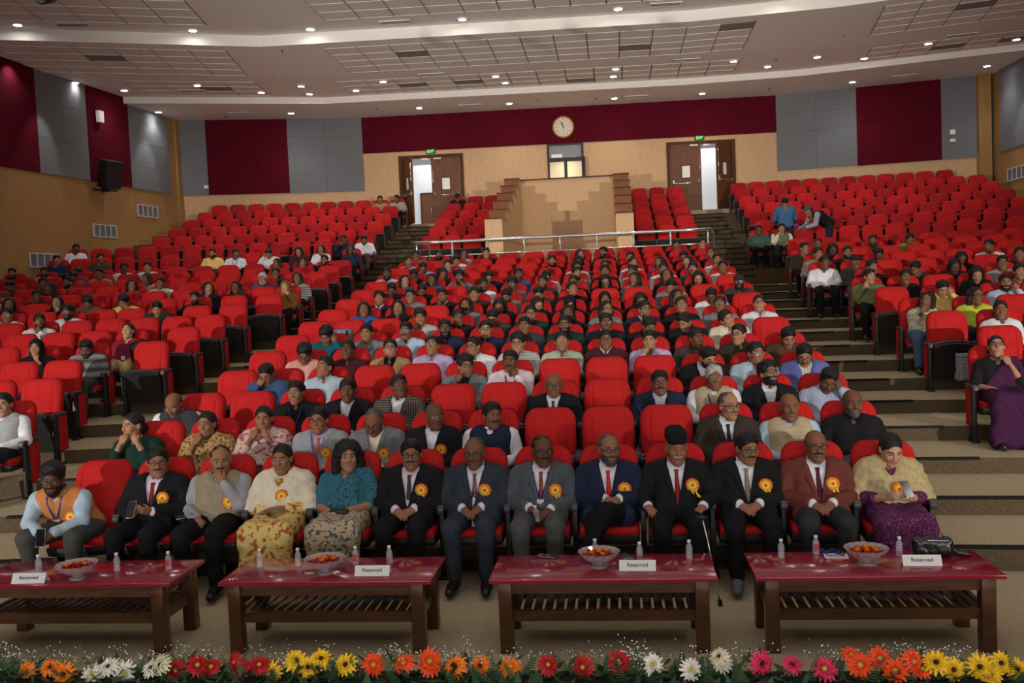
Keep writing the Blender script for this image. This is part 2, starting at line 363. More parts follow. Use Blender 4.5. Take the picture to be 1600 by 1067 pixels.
# ceiling tiles in the grids, laid along each run
def lerp_poly(P, x):
    return float(np.interp(x, [p[0] for p in P], [p[1] for p in P]))
def tile_me(x0, P, off, z, u0, u1, v0, v1, k, th=.012):
    def c(u, v): return (x0+u-k*v, lerp_poly(P, x0+u-k*v*.3)+off+v)
    q = [c(u0, v0), c(u1, v0), c(u1, v1), c(u0, v1)]
    V = [(x, y, z-th+(8.335-8.40)*0) for x, y in q]+[(x, y, z+.003) for x, y in q]
    return V
BXF = [(0, 3, 2, 1), (4, 5, 6, 7), (0, 1, 5, 4), (1, 2, 6, 5), (2, 3, 7, 6), (3, 0, 4, 7)]
VENTM = mat('grille_grey', (.27, .26, .26), .7); BARM = mat('white_grid_bar', (.80, .77, .73), .5)
ntile = 0
def tile_grid(parent, P, x0, x1, off, rows, z, k, zs=0.0, sz=.60, holes=(), solo=True, sw=.80):
    global ntile
    n = int((x1-x0)/sw+.2); bk = MB(); br = MB(); mb = MB()
    for c in range(n):
        V = tile_me(x0, P, off, z, c*sw-.01, (c+1)*sw+.01, -.01, rows*sz+.01, k, .002)
        V = [(x, y, zz+zs*(y-lerp_poly(P, x))) for x, y, zz in V]; bk.add(V, BXF)
        for j in range(rows):
            V = tile_me(x0, P, off, z, c*sw+.013, (c+1)*sw-.013, j*sz+.006, (j+1)*sz-.006, k)
            V = [(x, y, zz+zs*(y-lerp_poly(P, x))) for x, y, zz in V]
            vent = (c, j) in holes
            if solo: obj('ceiling_vent_grille' if vent else 'ceiling_tile', mesh('ceiling_tile', V, BXF, [VENTM if vent else CEILT]), parent)
            else: mb.add(V, BXF)
            V = tile_me(x0, P, off, z-.008, c*sw+.02, (c+1)*sw-.02, (j+1)*sz-.008, (j+1)*sz+.008, k, .012); V = [(x, y, zz+zs*(y-lerp_poly(P, x))) for x, y, zz in V]; br.add(V, BXF)
    bk.build('ceiling_grid_backing', [CEILG], parent); o = br.build('ceiling_grid_bar', [BARM], parent); o['kind'] = 'stuff'
    if not solo: o = mb.build('ceiling_tile', [CEILT], parent); o['kind'] = 'stuff'
for (P, z, zs, off, rows, par, spans, solo) in [
    (f2, 8.398, -.0205, .45, 4, cC, [(-13.0, -8.3, .17), (-5.9, 4.6, 0), (7.3, 12.0, -.12)], True),
    (bd, 8.333, 0, .75, 3, cB, [(-11.9, -8.6, .12), (-6.6, 5.0, 0), (8.0, 12.0, -.1)], True),
    (b2, 8.658, 0, .2, 3, cD, [(-13.4, -7.6, .17), (-5.4, 3.6, 0), (6.8, 11.5, -.12)], False)]:
    for x0, x1, k in spans:
        tile_grid(par, P, x0, x1, off, rows, z, k, zs, holes={(2, 1), (9, 2), (12, 0)} if rows == 4 else {(2, 1), (4, 1), (8, 2)}, solo=solo)

# ------------------------------------------------------------------ ceiling fittings
DL = [[(-12.55, 27.98), (-8.92, 29.46), (-4.92, 29.9), (-2.1, 30.15), (1.17, 30.35), (3.88, 30.48), (8.32, 30.17), (11.79, 29.08)],
 [(-12.38, 25.65), (-10.26, 25.64), (-8.97, 27.05), (-7.63, 26.59), (-7.74, 27.67), (-13.1, 24.4), (-6.32, 27.61), (-5.29, 26.72), (-2.14, 26.98), (-1.97, 27.91), (1.21, 27.07), (1.14, 28.01), (4.43, 27.1), (5.49, 28.06), (6.69, 27.28), (8.08, 27.84), (9.38, 26.54), (11.67, 26.75)],
 [(-13.16, 21.91), (-10.6, 23.02), (-9.32, 23.53), (-7.43, 24.22), (-5.38, 24.36), (-1.91, 24.58), (0.89, 24.67), (4.37, 24.7), (6.39, 24.88), (8.24, 24.3), (9.58, 23.89)],
 [(-11.99, 20.3), (-8.57, 21.7), (-5.95, 22.3), (-2.34, 22.4), (1.27, 22.5), (4.88, 22.4)]]
DZ = [8.13, 8.30, 8.375, 8.64]
lm = MB().lathe([(.125, .012), (.12, -.012), (.095, -.016), (.09, -.004)], 20).me('bezel', [WHITE], True)
le = MB().lathe([(.0, -.006), (.09, -.006), (.09, .0)], 20).me('diffuser', [LAMPM])
for j, (lst, z) in enumerate(zip(DL, DZ)):
    for n, (x, y) in enumerate(sorted(lst)):
        lamp('downlight_beam', 'SPOT', (x, y, z-.03), 60, (1, .97, .93), (x, y, 0), spot_size=radians(115), spot_blend=.8, shadow_soft_size=.08)
        e = empty('ceiling_downlight', (x, y, z)); obj('bezel', lm, e); obj('diffuser', le, e)
        tag(e, 'round white downlight, %s from left, %s ceiling light row from the back' % (ORD[n], ORD[j]), 'light', 'round ceiling downlights')
# smaller vents and sprinkler heads in the plain ceiling bands
vm = MB(); vm.box((-.36, -.16, -.012), (.36, -.13, .004)).box((-.36, .13, -.012), (.36, .16, .004)).box((-.36, -.13, -.012), (-.33, .13, .004)).box((.33, -.13, -.012), (.36, .13, .004))
vfr = vm.me('vent_frame', [CEIL]); vs = MB()
for i in range(7): vs.box((-.33, -.125+i*.037, -.008), (.33, -.105+i*.037, .002))
vsl = vs.me('vent_slats', [mat('vent_slat_grey', (.30, .29, .28), .6)])
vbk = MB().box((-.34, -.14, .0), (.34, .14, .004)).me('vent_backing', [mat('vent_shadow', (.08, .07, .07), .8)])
CV = [(-10.38, 28.95, 8.135), (-3.32, 30.06, 8.135), (1.86, 30.33, 8.135), (9.72, 29.8, 8.135), (-10.71, 26.31, 8.31), (-3.83, 26.3, 8.31), (3.11, 26.6, 8.31), (10.0, 25.9, 8.31), (-10.89, 20.62, 8.645), (-3.9, 22.26, 8.645), (2.35, 22.43, 8.645)]
for n, (x, y, z) in enumerate(CV):
    e = empty('ceiling_vent', (x, y, z), .25 if x < -7 else (-.2 if x > 7 else .05)); obj('vent_frame', vfr, e); obj('vent_slats', vsl, e); obj('vent_backing', vbk, e)
    tag(e, 'narrow air slot in the %s band of the ceiling, %s from the left' % (['rear', 'middle', 'front'][0 if n < 4 else 1 if n < 8 else 2], ORD[n % 4]), 'vent', 'narrow ceiling air slots')
sp = MB().lathe([(.03, .0), (.028, -.01), (.008, -.012), (.007, -.05), (.02, -.055), (.0, -.06)], 8).me('sprinkler', [BLKP], True)
for n, (x, y, z) in enumerate([(-7.9, 25.2, 8.38), (-12.9, 22.6, 8.38), (-10.2, 22.3, 8.38), (-1.2, 29.9, 8.14), (-6.2, 29.6, 8.14), (-11, 29.3, 8.14), (0.6, 30.2, 8.14), (5.9, 30.4, 8.14), (-3.0, 25.3, 8.38), (-5.0, 25.7, 8.38), (2.2, 25.9, 8.38), (-1.2, 25.6, 8.38), (6.9, 25.2, 8.38), (5.6, 27.3, 8.31), (-6.9, 23.0, 8.38), (1.5, 25.6, 8.38)]):
    o = obj('sprinkler_head', sp, None, (x, y, z)); tag(o, 'small sprinkler head hanging from the ceiling', 'sprinkler', 'sprinkler heads')
# stage lantern bar close to the camera
bar = MB().tube([(-8, 11.2, 6.92), (2, 11.2, 6.92)], .025, 8).build('lighting_bar', [BLK]); tag(bar, 'black pipe carrying stage lanterns just above the picture', 'pipe')
for n, (px, py) in enumerate([(-6.9, 6.15), (-6.35, 6.12), (-5.68, 6.0), (-4.9, 6.1), (-4.25, 6.12), (-3.6, 6.14)]):
    e = empty('stage_lantern', (px, 11.0, 6.02)); big = n == 2
    z0 = 0.0 if big else .10
    MB().tube([(0, .12, z0+.05), (0, -.12, z0-.03)], .08, 16, radii=[.06, .075 if big else .06]).build('lantern_body', [BLK], e, True)
    MB().tube([(0, -.121, z0-.03), (0, -.126, z0-.032)], .06, 16).build('lantern_lens', [mat('dark_lens', (.05, .05, .06), .05, spec=1)], e, True)
    MB().tube([(-.085, 0, z0+.02), (-.085, 0, .2), (0, .1, .28), (.085, 0, .2), (.085, 0, z0+.02)], .01, 6).tube([(0, .1, .28), (0, .2, .9)], .012, 6).build('yoke', [BLK], e)
    tag(e, 'black stage lantern hanging at the top left edge, %s from the left' % ORD[n], 'lantern', 'stage lanterns at the top edge')

# ------------------------------------------------------------------ wall vents, speaker, sensor, sockets
def wall_box(P, Q, s, z, name, label, cat, W=.9, H=.36, cols=4, group=None):
    d = (Q-P).normalized(); a = math.atan2(d.y, d.x); p = P+d*s
    e = empty(name, (p.x, p.y, z), a); mb = MB(); t = -.035
    mb.box((-W/2, t, -H/2), (W/2, 0, -H/2+.03)).box((-W/2, t, H/2-.03), (W/2, 0, H/2))
    for i in range(cols+1):
        x = -W/2+(W-.03)*i/cols; mb.box((x, t, -H/2+.03), (x+.03, 0, H/2-.03))
    mb.build('frame', [mat('grille_frame_silver', (.55, .55, .56), .4)], e)
    MB().box((-W/2+.02, -.012, -H/2+.02), (W/2-.02, -.004, H/2-.02)).build('mesh_panel', [GRILL], e)
    sl = MB()
    for j in range(12): sl.box((-W/2+.03, -.02, -H/2+.035+j*(H-.07)/12), (W/2-.03, -.014, -H/2+.045+j*(H-.07)/12))
    sl.build('louvre', [mat('louvre_grey', (.26, .26, .27), .5)], e)
    tag(e, label, cat, group); return e
wall_box(LW0, LW1, sy(27.5), 5.12, 'wall_vent', 'return air grille highest on the left wood wall, nearest the back corner', 'vent', 1.05, .36)
wall_box(LW0, LW1, sy(25.35), 4.42, 'wall_vent', 'return air grille in the middle of the three on the left wood wall', 'vent', 1.05, .36)
wall_box(LW0, LW1, sy(22.75), 3.55, 'wall_vent', 'return air grille lowest on the left wood wall above the seated heads', 'vent', 1.05, .36)
wall_box(RW0, RW1, sr(28.8), 5.02, 'wall_vent', 'return air grille on the right wood wall at the picture edge', 'vent', 1.25, .36)
sp_ = empty('wall_speaker', (-12.72, 25.2, 5.95), radians(62)); tag(sp_, 'black loudspeaker tilted on a bracket on the left wall', 'speaker')
R_ = Matrix.Rotation(radians(14), 3, 'X')
obj('cabinet', bevel(MB().box((-.23, -.22, -.38), (.23, .2, .38), 0, R_).me('cabinet', [BLK]), .015), sp_)
MB().box((-.21, -.235, -.36), (.21, -.222, .36), 0, R_).build('front_grille', [mat('speaker_grille', (.02, .02, .022), .7)], sp_)
MB().box((-.3, .0, -.46), (.2, .06, -.42)).box((-.05, .1, -.46), (.05, .42, -.34)).tube([(-.28, .05, -.44), (-.42, .28, -.4)], .03, 8).build('bracket', [BLK], sp_)
MB().tube([(-.24, .1, .1), (-.36, .2, .05), (-.34, .28, -.2), (-.42, .3, -.35)], .012, 6).build('cable', [BLK], sp_)
def small_plate(x, y, z, wd, hg, name, label, m, rz=0, th=.03):
    o = obj(name, bevel(MB().box((-wd/2, -th, -hg/2), (wd/2, 0, hg/2)).me(name, [m]), .006), None, (x, y, z), (0, 0, rz)); tag(o, label, name.split('_')[-1]); return o
aL = math.atan2(dLW.y, dLW.x)
small_plate(-13.0, 25.3, 7.55, .22, .32, 'motion_sensor', 'small white motion sensor high on the left maroon panel', WHITE, aL, .1)
def onrun(P, Q, s, off=-.06): d = (Q-P).normalized(); n = Vector((-d.y, d.x)); p = P+d*s+n*off; return p
p = onrun(W0, W1, .98); small_plate(p.x, p.y, 6.02, .14, .10, 'wall_socket', 'white socket low on the grey panel left of the maroon one', WHITE, math.atan2(dL.y, dL.x))
p = onrun(W2, W3, 5.15); small_plate(p.x, p.y, 6.52, .15, .15, 'wall_switch', 'white tilted switch plate on the far right grey panel', WHITE, math.atan2(dR.y, dR.x))
p = onrun(W2, W3, 5.15); small_plate(p.x, p.y, 6.27, .16, .10, 'wall_socket', 'white socket plate below the switch on the far right panel', WHITE, math.atan2(dR.y, dR.x))

# ------------------------------------------------------------------ clock
def text_mesh(s, size, depth=.002, align='CENTER'):
    c = bpy.data.curves.new('t', 'FONT'); c.body = s; c.size = size; c.extrude = depth; c.align_x = align; c.align_y = 'CENTER'; c.resolution_u = 3
    o = bpy.data.objects.new('t', c); COL.objects.link(o); dg = bpy.context.evaluated_depsgraph_get()
    me = bpy.data.meshes.new_from_object(o.evaluated_get(dg)); bpy.data.objects.remove(o); me.materials.clear(); return me
aC = math.atan2(dC.y, dC.x)
ck = empty('wall_clock', (-.5, yw(-.5)-.06, 7.50), aC); tag(ck, 'round wall clock with cream face and orange rim on the maroon band', 'clock')
cy = Matrix.Rotation(radians(90), 4, 'X')
def disc(r0, r1, y0, y1, n=48):
    mb = MB(); mb.lathe([(r0, -y0), (r1, -y0), (r1, -y1), (r0, -y1)] if r0 > 0 else [(0, -y1), (r1, -y1), (r1, -y0)], n); me = mb.me('d'); me.transform(Matrix.Rotation(radians(-90), 4, 'X')); return me
def dobj(name, me, m, par): me.materials.clear(); me.materials.append(m); return obj(name, me, par)
rim = MB().lathe([(.30, -.005), (.31, .03), (.33, .045), (.35, .03), (.352, -.01), (.34, -.05), (.30, -.05)], 48).me('rim'); rim.transform(Matrix.Rotation(radians(90), 4, 'X'))
dobj('rim', rim, mat('orange_wood_rim', (.55, .22, .04), .35), ck)
fa = MB().lathe([(0, .012), (.31, .012), (.31, -.02)], 48).me('face'); fa.transform(Matrix.Rotation(radians(90), 4, 'X')); dobj('face', fa, mat('clock_cream', (.78, .70, .58), .5), ck)
INK = mat('black_ink', (.01, .01, .01), .6)
for h in range(1, 13):
    a = pi/2-h*pi/6; t = text_mesh(str(h), .075); t.transform(Matrix.Rotation(radians(90), 4, 'X')); t.transform(Matrix.Translation((.245*cos(a), -.0155, .245*sin(a)))); dobj('numeral', t, INK, ck)
mk = text_mesh('AJANTA', .032) if False else text_mesh('ajc', .04)
mk.transform(Matrix.Rotation(radians(90), 4, 'X')); mk.transform(Matrix.Translation((0, -.0155, .12))); dobj('maker_mark', mk, INK, ck)
def hand(ang, L, wd, nm):
    R2 = Matrix.Rotation(-ang, 3, 'Y'); mb = MB(); mb.box((-wd, -.022, -.05), (wd, -.019, L), 0, R2.inverted()); mb.build(nm, [INK], ck)
hand(radians(-18), .15, .012, 'hour_hand'); hand(radians(-25), .22, .008, 'minute_hand')

# ------------------------------------------------------------------ exit signs
EXG = mat('exit_green', (.0, .02, .004), .4, emit=(.0, .10, .01), es=.5); EXL = mat('exit_letters', (.3, 1, .3), .4, emit=(.30, 1, .30), es=1.1)
for x, s_ in ((-4.85, 'left'), (3.85, 'right')):
    e = empty('exit_sign', (x, yw(x)-.05, 6.94 if s_ == 'left' else 6.93), aC); tag(e, 'green lit EXIT sign over the %s double doors' % s_, 'sign')
    obj('sign_box', bevel(MB().box((-.15, -.03, -.075), (.15, .04, .075)).me('sign_box', [EXG]), .008), e)
    t = text_mesh('EXIT', .125); t.transform(Matrix.Rotation(radians(90), 4, 'X')); t.transform(Matrix.Translation((0, -.034, -.002))); t.transform(Matrix.Scale(.88, 4, (1, 0, 0))); dobj('lettering', t, EXL, e)

# ------------------------------------------------------------------ doors
FRM = mat('door_frame_brown', (.095, .036, .016), .6, spec=.12); DRM = mat('brown_door_veneer', (.15, .055, .025), .45, spec=.25, noise=.12, nscale=4, stretch=(5, 5, .6))
PANE = mat('door_vision_glass', (.80, .78, .72), .08, spec=.6, emit=(.8, .78, .7), es=.12)
def door_leaf(par, x_h, sgn, ang, wdt, label_part):
    """leaf hinged at x_h, extending sgn*wdt, swung open by ang"""
    h = 2.16
    e = empty('door_leaf', (x_h, 0, 0)); e.parent = par; e.rotation_euler = (0, 0, ang)
    a, b = (0, wdt) if sgn > 0 else (-wdt, 0)
    cx = (a+b)/2; vw = .26; mb = MB()
    z0, z1 = 1.12, 1.50
    mb.box((a, -.022, 0), (cx-vw/2, .022, h)).box((cx+vw/2, -.022, 0), (b, .022, h)).box((cx-vw/2, -.022, 0), (cx+vw/2, .022, z0)).box((cx-vw/2, -.022, z1), (cx+vw/2, .022, h))
    mb.build('leaf_panel', [DRM], e)
    mb = MB().box((cx-vw/2, -.008, z0), (cx+vw/2, .008, z1)); mb.build('vision_pane', [PANE], e)
    fr = MB(); t = .03
    for q in ((cx-vw/2-t, z0-t, cx+vw/2+t, z0), (cx-vw/2-t, z1, cx+vw/2+t, z1+t), (cx-vw/2-t, z0, cx-vw/2, z1), (cx+vw/2, z0, cx+vw/2+t, z1)): fr.box((q[0], -.03, q[1]), (q[2], .03, q[3]))
    fr.build('pane_bead', [FRM], e)
    pb = MB().tube([(a+.08, -.03, .95), (a+.1, -.1, .93), (b-.1, -.1, .93), (b-.08, -.03, .95)], .018, 8).box((a+.04, -.06, .86), (a+.12, -.02, 1.05)).box((b-.12, -.06, .86), (b-.04, -.02, 1.05))
    ex = b-.05 if sgn > 0 else a+.05
    pb.tube([(ex, -.04, 1.0), (ex, -.04, 1.95)], .012, 6); pb.build('push_bar', [STEEL], e, True)
    return e
def double_door(x0, x1, lab, a_left, a_right, n):
    e = empty('door_%d' % n, (x0, yw(x0), 4.57), aC); e['kind'] = 'structure'; e['label'] = lab
    W = (x1-x0)/dC.x; H = 2.2
    MB().box((-.09, -.06, -.02), (0.02, .14, H+.07)).box((W-.02, -.06, -.02), (W+.09, .14, H+.07)).box((.02, -.06, H-.03), (W-.02, .14, H+.07)).build('door_frame', [FRM], e)
    lw = W/2-.03
    door_leaf(e, .03, 1, a_left, lw, ''); door_leaf(e, W-.03, -1, a_right, lw, '')
    MB().box((W/2-.35, -.1, H-.09), (W/2-.1, -.02, H-.05)).box((W/2+.1, -.1, H-.09), (W/2+.35, -.02, H-.05)).build('door_closer', [STEEL], e)
double_door(-5.84, -3.90, 'brown double doors on the left of the back wall, left leaf standing open', radians(-62), 0, 1)
double_door(2.88, 4.88, 'brown double doors on the right of the back wall, right leaf standing open', 0, radians(52), 2)
# lit corridor seen through the doors
CW = mat('corridor_white', (.78, .80, .82), .7)
o = MB().box((-6.6, 34.6, 4.4), (6.6, 34.75, 8)).box((-6.75, 31.9, 4.4), (-6.6, 34.75, 8)).box((6.6, 32.0, 4.4), (6.75, 34.75, 8)).box((-6.75, 32.0, 7.9), (6.75, 34.75, 8.05)).box((-6.75, 31.6, 4.4), (6.75, 34.75, 4.56)).box((-2.2, 31.7, 4.4), (-2.1, 34.7, 8)).box((1.3, 31.85, 4.4), (1.4, 34.7, 8)).build('wall_corridor', [CW]); tag(o, 'white walls of the corridor behind the doors', kind='structure')
cdr = empty('corridor_door', (-5.55, 34.58, 4.57)); tag(cdr, 'closed dark brown door across the corridor behind the left exit', 'door')
MB().box((-.35, -.03, 0), (.05, 0, 1.35)).build('leaf_panel', [DRM], cdr); MB().box((-.40, -.05, 0), (-.35, 0, 1.40)).box((.05, -.05, 0), (.10, 0, 1.40)).box((-.35, -.05, 1.35), (.05, 0, 1.40)).build('door_frame', [FRM], cdr)
MB().tube([(.0, -.05, .6), (.0, -.08, .62), (.0, -.08, .8), (.0, -.05, .82)], .012, 6).build('door_handle', [STEEL], cdr)
fb = empty('fire_alarm_box', (-5.05, 34.58, 6.4)); tag(fb, 'small grey wall box seen through the open left exit door', 'box'); obj('case', bevel(MB().box((-.09, -.08, -.13), (.09, 0, .13)).me('case', [mat('box_grey', (.4, .42, .4), .5)]), .01), fb); MB().box((-.05, -.085, -.02), (.05, -.08, .05)).build('front_plate', [GRILL], fb)
# glazed opening of the control room
wn = empty('window_1', (-1.04, yw(-1.04), 5.6), aC); wn['kind'] = 'structure'; wn['label'] = 'black framed control room window above the stepped wood surround'
ALU = mat('black_aluminium', (.012, .012, .014), .35, spec=.5)
WW = 1.14/dC.x
fr = MB().box((-.02, -.04, -.05), (.05, .06, 1.38)).box((WW-.05, -.04, -.05), (WW+.02, .06, 1.38)).box((.05, -.04, 1.32), (WW-.05, .06, 1.38)).box((.05, -.04, .86), (WW-.05, .06, .93)).box((WW/2-.05, -.045, -.05), (WW/2+.05, .06, .86)).box((.05, -.035, .80), (WW/2-.05, .05, .86)).box((WW/2+.05, -.035, .80), (WW-.05, .05, .86))
fr.build('window_frame', [ALU], wn)
GL = mat('tinted_glass', (.75, .8, .82), .03, spec=.6, alpha=.25)
MB().box((.05, .0, .93), (WW-.05, .008, 1.32)).build('window_pane', [GL], wn)
for a, b in ((.05, WW/2-.05), (WW/2+.05, WW-.05)): MB().box((a, .0, -.05), (b, .008, .80)).build('window_pane', [GL], wn)
MB().box((WW+.03, -.30, -.1), (WW+.06, -.04, .9)).build('open_shutter', [ALU], wn)
o = MB().box((-1.5, 32.5, 4.6), (.6, 32.6, 8)).build('wall_control_room', [mat('light_wood_cupboard', (.62, .48, .28), .5)]); tag(o, 'light wood partition inside the control room', kind='structure')
o = MB().box((-1.4, 32.15, 6.55), (.5, 32.5, 7.8)).build('wall_dark_box', [mat('dark_pane_backing', (.05, .05, .045), .6)]); tag(o, 'dark box added behind the top pane of the control room window', kind='structure')  # box added only to make the top pane look dark
sc = empty('monitor', (-.78, 32.0, 6.62)); tag(sc, 'bright screen seen through the top pane of the control room window', 'screen'); MB().box((-.2, 0, -.1), (.2, .04, .13)).build('screen_case', [BLK], sc); MB().box((-.18, -.01, -.08), (.18, 0, .11)).build('screen_glass', [mat('lit_screen', (.7, .75, .8), .4, emit=(.8, .85, .9), es=.7)], sc)

# ------------------------------------------------------------------ stepped wood surround of the control booth
CAPW = mat('dark_wood_capping', (.05, .015, .008), .25, coat=.3)
def stepped(x0, x1, nm, k):
    e = empty('wall_booth_%s' % nm, (0, 0, 0)); e['kind'] = 'structure'; e['label'] = 'stepped wood side wall of the control booth, %s side' % nm
    for m in range(6):
        y0 = 24.35+m*1.0+(.047*x0); y1 = y0+1.0 if m < 5 else yw(x0)-.05; z = 4.12+.31*m
        MB().box((x0, y0, 1.9), (x1, y1, z)).build('step_panel', [TEAK if m == 0 else RWOOD if False else TEAK], e)
        if m > 0: MB().box((x0+.004, y0-.012, z-.31), (x1-.004, y0-.001, z)).build('step_face', [RWOOD], e)
        MB().box((x0-.02, y0-.03, z), (x1+.02, y1, z+.03)).build('capping', [CAPW], e)
stepped(-2.27, -1.82, 'left', 0); stepped(1.05, 1.50, 'right', 1)
bw = MB().box((-1.82, 29.75, 1.9), (1.05, 29.9, 5.66)).build('wall_booth_back', [TEAK]); bw['kind'] = 'structure'; bw['label'] = 'wood panel closing the back of the control booth recess'
for x in (-.98, -.1, .62): MB().box((x-.004, 29.742, 1.9), (x+.004, 29.752, 3.3)).build('panel_joint', [CAPW], bw)
MB().box((-1.86, 29.7, 5.66), (1.1, 29.95, 5.70)).build('capping', [CAPW], bw)
o = MB().box((-1.86, 25.2, 2.3), (1.10, 29.8, 2.56)).build('floor_booth', [RISER]); tag(o, 'floor of the booth recess', kind='structure')
o = MB().box((-1.82, 29.9, 1.9), (1.05, 31.3, 5.55)).build('floor_booth', [TEAK]); tag(o, kind='structure')

# ------------------------------------------------------------------ steel railing
rl = empty('guard_rail', (0, 0, 0)); tag(rl, 'stainless steel railing across the hall in front of the booth', 'railing')
yr_ = lambda x: 23.35-.004*x*x
xx = np.linspace(-3.95, 3.3, 12)
MB().tube([(x, yr_(x), 3.56) for x in xx], .038, 10).build('top_rail', [STEEL], rl, True)
MB().tube([(x, yr_(x), 3.22) for x in xx], .018, 8).build('lower_rail', [STEEL], rl, True)
for i in range(9):
    x = -3.86+i*.885; MB().tube([(x, yr_(x), 2.2), (x, yr_(x), 3.56)], .025, 8).build('rail_post', [STEEL], rl, True)
for x in (-3.95+.25, 3.28):
    MB().tube([(x, yr_(x)+.0, 3.56), (x+.1, yr_(x)+.3, 3.5), (x+.1, yr_(x)+.32, 2.4)], .025, 8).build('rail_end', [STEEL], rl, True)

# ------------------------------------------------------------------ seats
def back_mesh(nu, nz, seams=True):
    """padded backrest: front surface with seams, rolled edges; origin at floor below the top edge"""
    us = list(np.linspace(-1, 1, nu)); zs = list(np.linspace(0, 1, nz))
    if seams:
        for s in (-.66, .66): us += [s-.025, s, s+.025]
        zs += [.29, .31, .33, .83, .9, .935, .965, .985, .995]; us += [-.97, .97, -.9, .9]
    else: zs += [.85, .93, .975]; us += [-.93, .93]
    us = sorted(set(round(u, 3) for u in us)); zs = sorted(set(round(z, 3) for z in zs))
    V = []; idx = {}
    def hw(t): # half width by height
        base = .228+.017*min(1, t*2.5)
        if t > .78: c = (t-.78)/.22; return base-.115*(1-math.sqrt(max(0, 1-c*c)))
        if t < .08: c = (.08-t)/.08; return base-.03*c*c
        return base
    for side in (0, 1):
        for a, t in enumerate(zs):
            z = .40+.60*t; y0 = -.165+.165*t-.02*sin(pi*t)
            for b, u in enumerate(us):
                x = u*hw(t); e = max(abs(u)**10, (max(0, (t-.88)/.12))**4, (max(0, (.06-t)/.06))**2); e = min(1, e)
                if side == 0:
                    y = y0-.05*(1-e)+.006*(math.cos(u*2.6)*-1)-.004
                    if seams and (abs(abs(u)-.66) < .01 or abs(t-.31) < .005 and abs(u) < .66) and t < .93: y += .009
                    if abs(u) > .7: y -= .007*sin((abs(u)-.7)/.3*pi)*max(0, 1-(t/.9)**6)
                else: y = y0+.045
                idx[side, a, b] = len(V); V.append((x, y, z))
    Fa = []; M = []; na, nb = len(zs), len(us)
    for a in range(na-1):
        for b in range(nb-1):
            Fa.append((idx[0, a, b], idx[0, a, b+1], idx[0, a+1, b+1], idx[0, a+1, b])); Fa.append((idx[1, a, b], idx[1, a+1, b], idx[1, a+1, b+1], idx[1, a, b+1]))
    for a in range(na-1):
        Fa.append((idx[0, a, 0], idx[0, a+1, 0], idx[1, a+1, 0], idx[1, a, 0])); Fa.append((idx[0, a, nb-1], idx[1, a, nb-1], idx[1, a+1, nb-1], idx[0, a+1, nb-1]))
    for b in range(nb-1):
        Fa.append((idx[0, na-1, b], idx[0, na-1, b+1], idx[1, na-1, b+1], idx[1, na-1, b])); Fa.append((idx[0, 0, b], idx[1, 0, b], idx[1, 0, b+1], idx[0, 0, b+1]))
    return V, Fa
def rbox(a, b, bw, seg=2):
    return bevel(MB().box(a, b).me('b'), bw, seg)
V, Fa = back_mesh(9, 9); ME_BACK = mesh('backrest', V, Fa, [RED], True)
sh = MB(); 
for t0, t1 in ((0, .45), (.45, .78)):
    sh.box((-.215, -.165+.165*t0+.046, .38+.6*t0), (.215, -.165+.165*t1+.062, .40+.6*t1))
ME_SHELL = sh.me('back_shell', [BLK])
# seat pan modelled level, origin on its pivot
ME_SEAT = rbox((-.232, -.235, -.01), (.232, .205, .075), .03, 3); ME_SEAT.materials.append(RED)
sb = MB(); n = 10
for i in range(n):
    x0 = -.238+.476*i/n; x1 = x0+.476/n
    c0 = .03*(1-(2*(x0+.0)/.476)**2); c1 = .03*(1-(2*(x1)/.476)**2)
    V8 = [(x0, -.235-c0, -.05), (x1, -.235-c1, -.05), (x1, .215, -.05), (x0, .215, -.05), (x0, -.245-c0, .0), (x1, -.245-c1, .0), (x1, .215, .0), (x0, .215, .0)]
    sb.add(V8, [(0, 3, 2, 1), (4, 5, 6, 7), (0, 1, 5, 4), (1, 2, 6, 5), (2, 3, 7, 6), (3, 0, 4, 7)], 0)
    sb.add([(x0, -.252-c0, -.012), (x1, -.252-c1, -.012), (x1, -.225, -.012), (x0, -.225, -.012), (x0, -.252-c0, .022), (x1, -.252-c1, .022), (x1, -.225, .022), (x0, -.225, .022)], [(0, 3, 2, 1), (4, 5, 6, 7), (0, 1, 5, 4), (1, 2, 6, 5), (2, 3, 7, 6), (3, 0, 4, 7)], 1)
ME_SSHELL = sb.me('seat_shell', [BLK, BLKP])
ME_ARM = bevel(MB().box((-.032, -.46, .575), (.032, -.13, .615)).box((-.03, -.478, .545), (.03, -.44, .60)).me('armrest', [BLKP]), .012); 
ME_LEG = bevel(MB().box((-.022, -.43, .02), (.022, -.33, .575)).box((-.04, -.47, 0), (.04, -.16, .025)).me('leg', [BLK]), .006)
ME_SIDE = bevel(MB().box((-.02, -.325, .14), (.02, -.10, .575)).me('side_panel', [RED]), .012)
SEAT_MES = [ME_BACK, ME_SHELL, ME_SEAT, ME_SSHELL, ME_ARM, ME_LEG, ME_SIDE]
PIV = (0, -.385, .375)
# low detail version, used for the mass of seats furthest away
def chair_verts(folded, right_end):
    out = []
    V, Fa = back_mesh(7, 5, False); out.append((V, Fa, 0))
    R_ = Matrix.Rotation(radians(-68 if folded else 0), 3, 'X')
    def bx(a, b, m, R=None, o=None):
        q = MB().box(a, b, 0, R, o); out.append((q.V, q.F, m))
    bx((-.232, -.235, 0), (.232, .205, .07), 0, R_, PIV); bx((-.238, -.25, -.05), (.238, .21, 0), 1, R_, PIV)
    bx((-.235, .0-.06, .40), (.235, .05, .9), 1)
    for s in ((-1, 1) if right_end else (-1,)):
        bx((s*.275-.03, -.47, .575), (s*.275+.03, -.13, .615), 2); bx((s*.275-.02, -.43, 0), (s*.275+.02, -.33, .575), 1); bx((s*.275-.02, -.32, .14), (s*.275+.02, -.10, .57), 0)
    return out

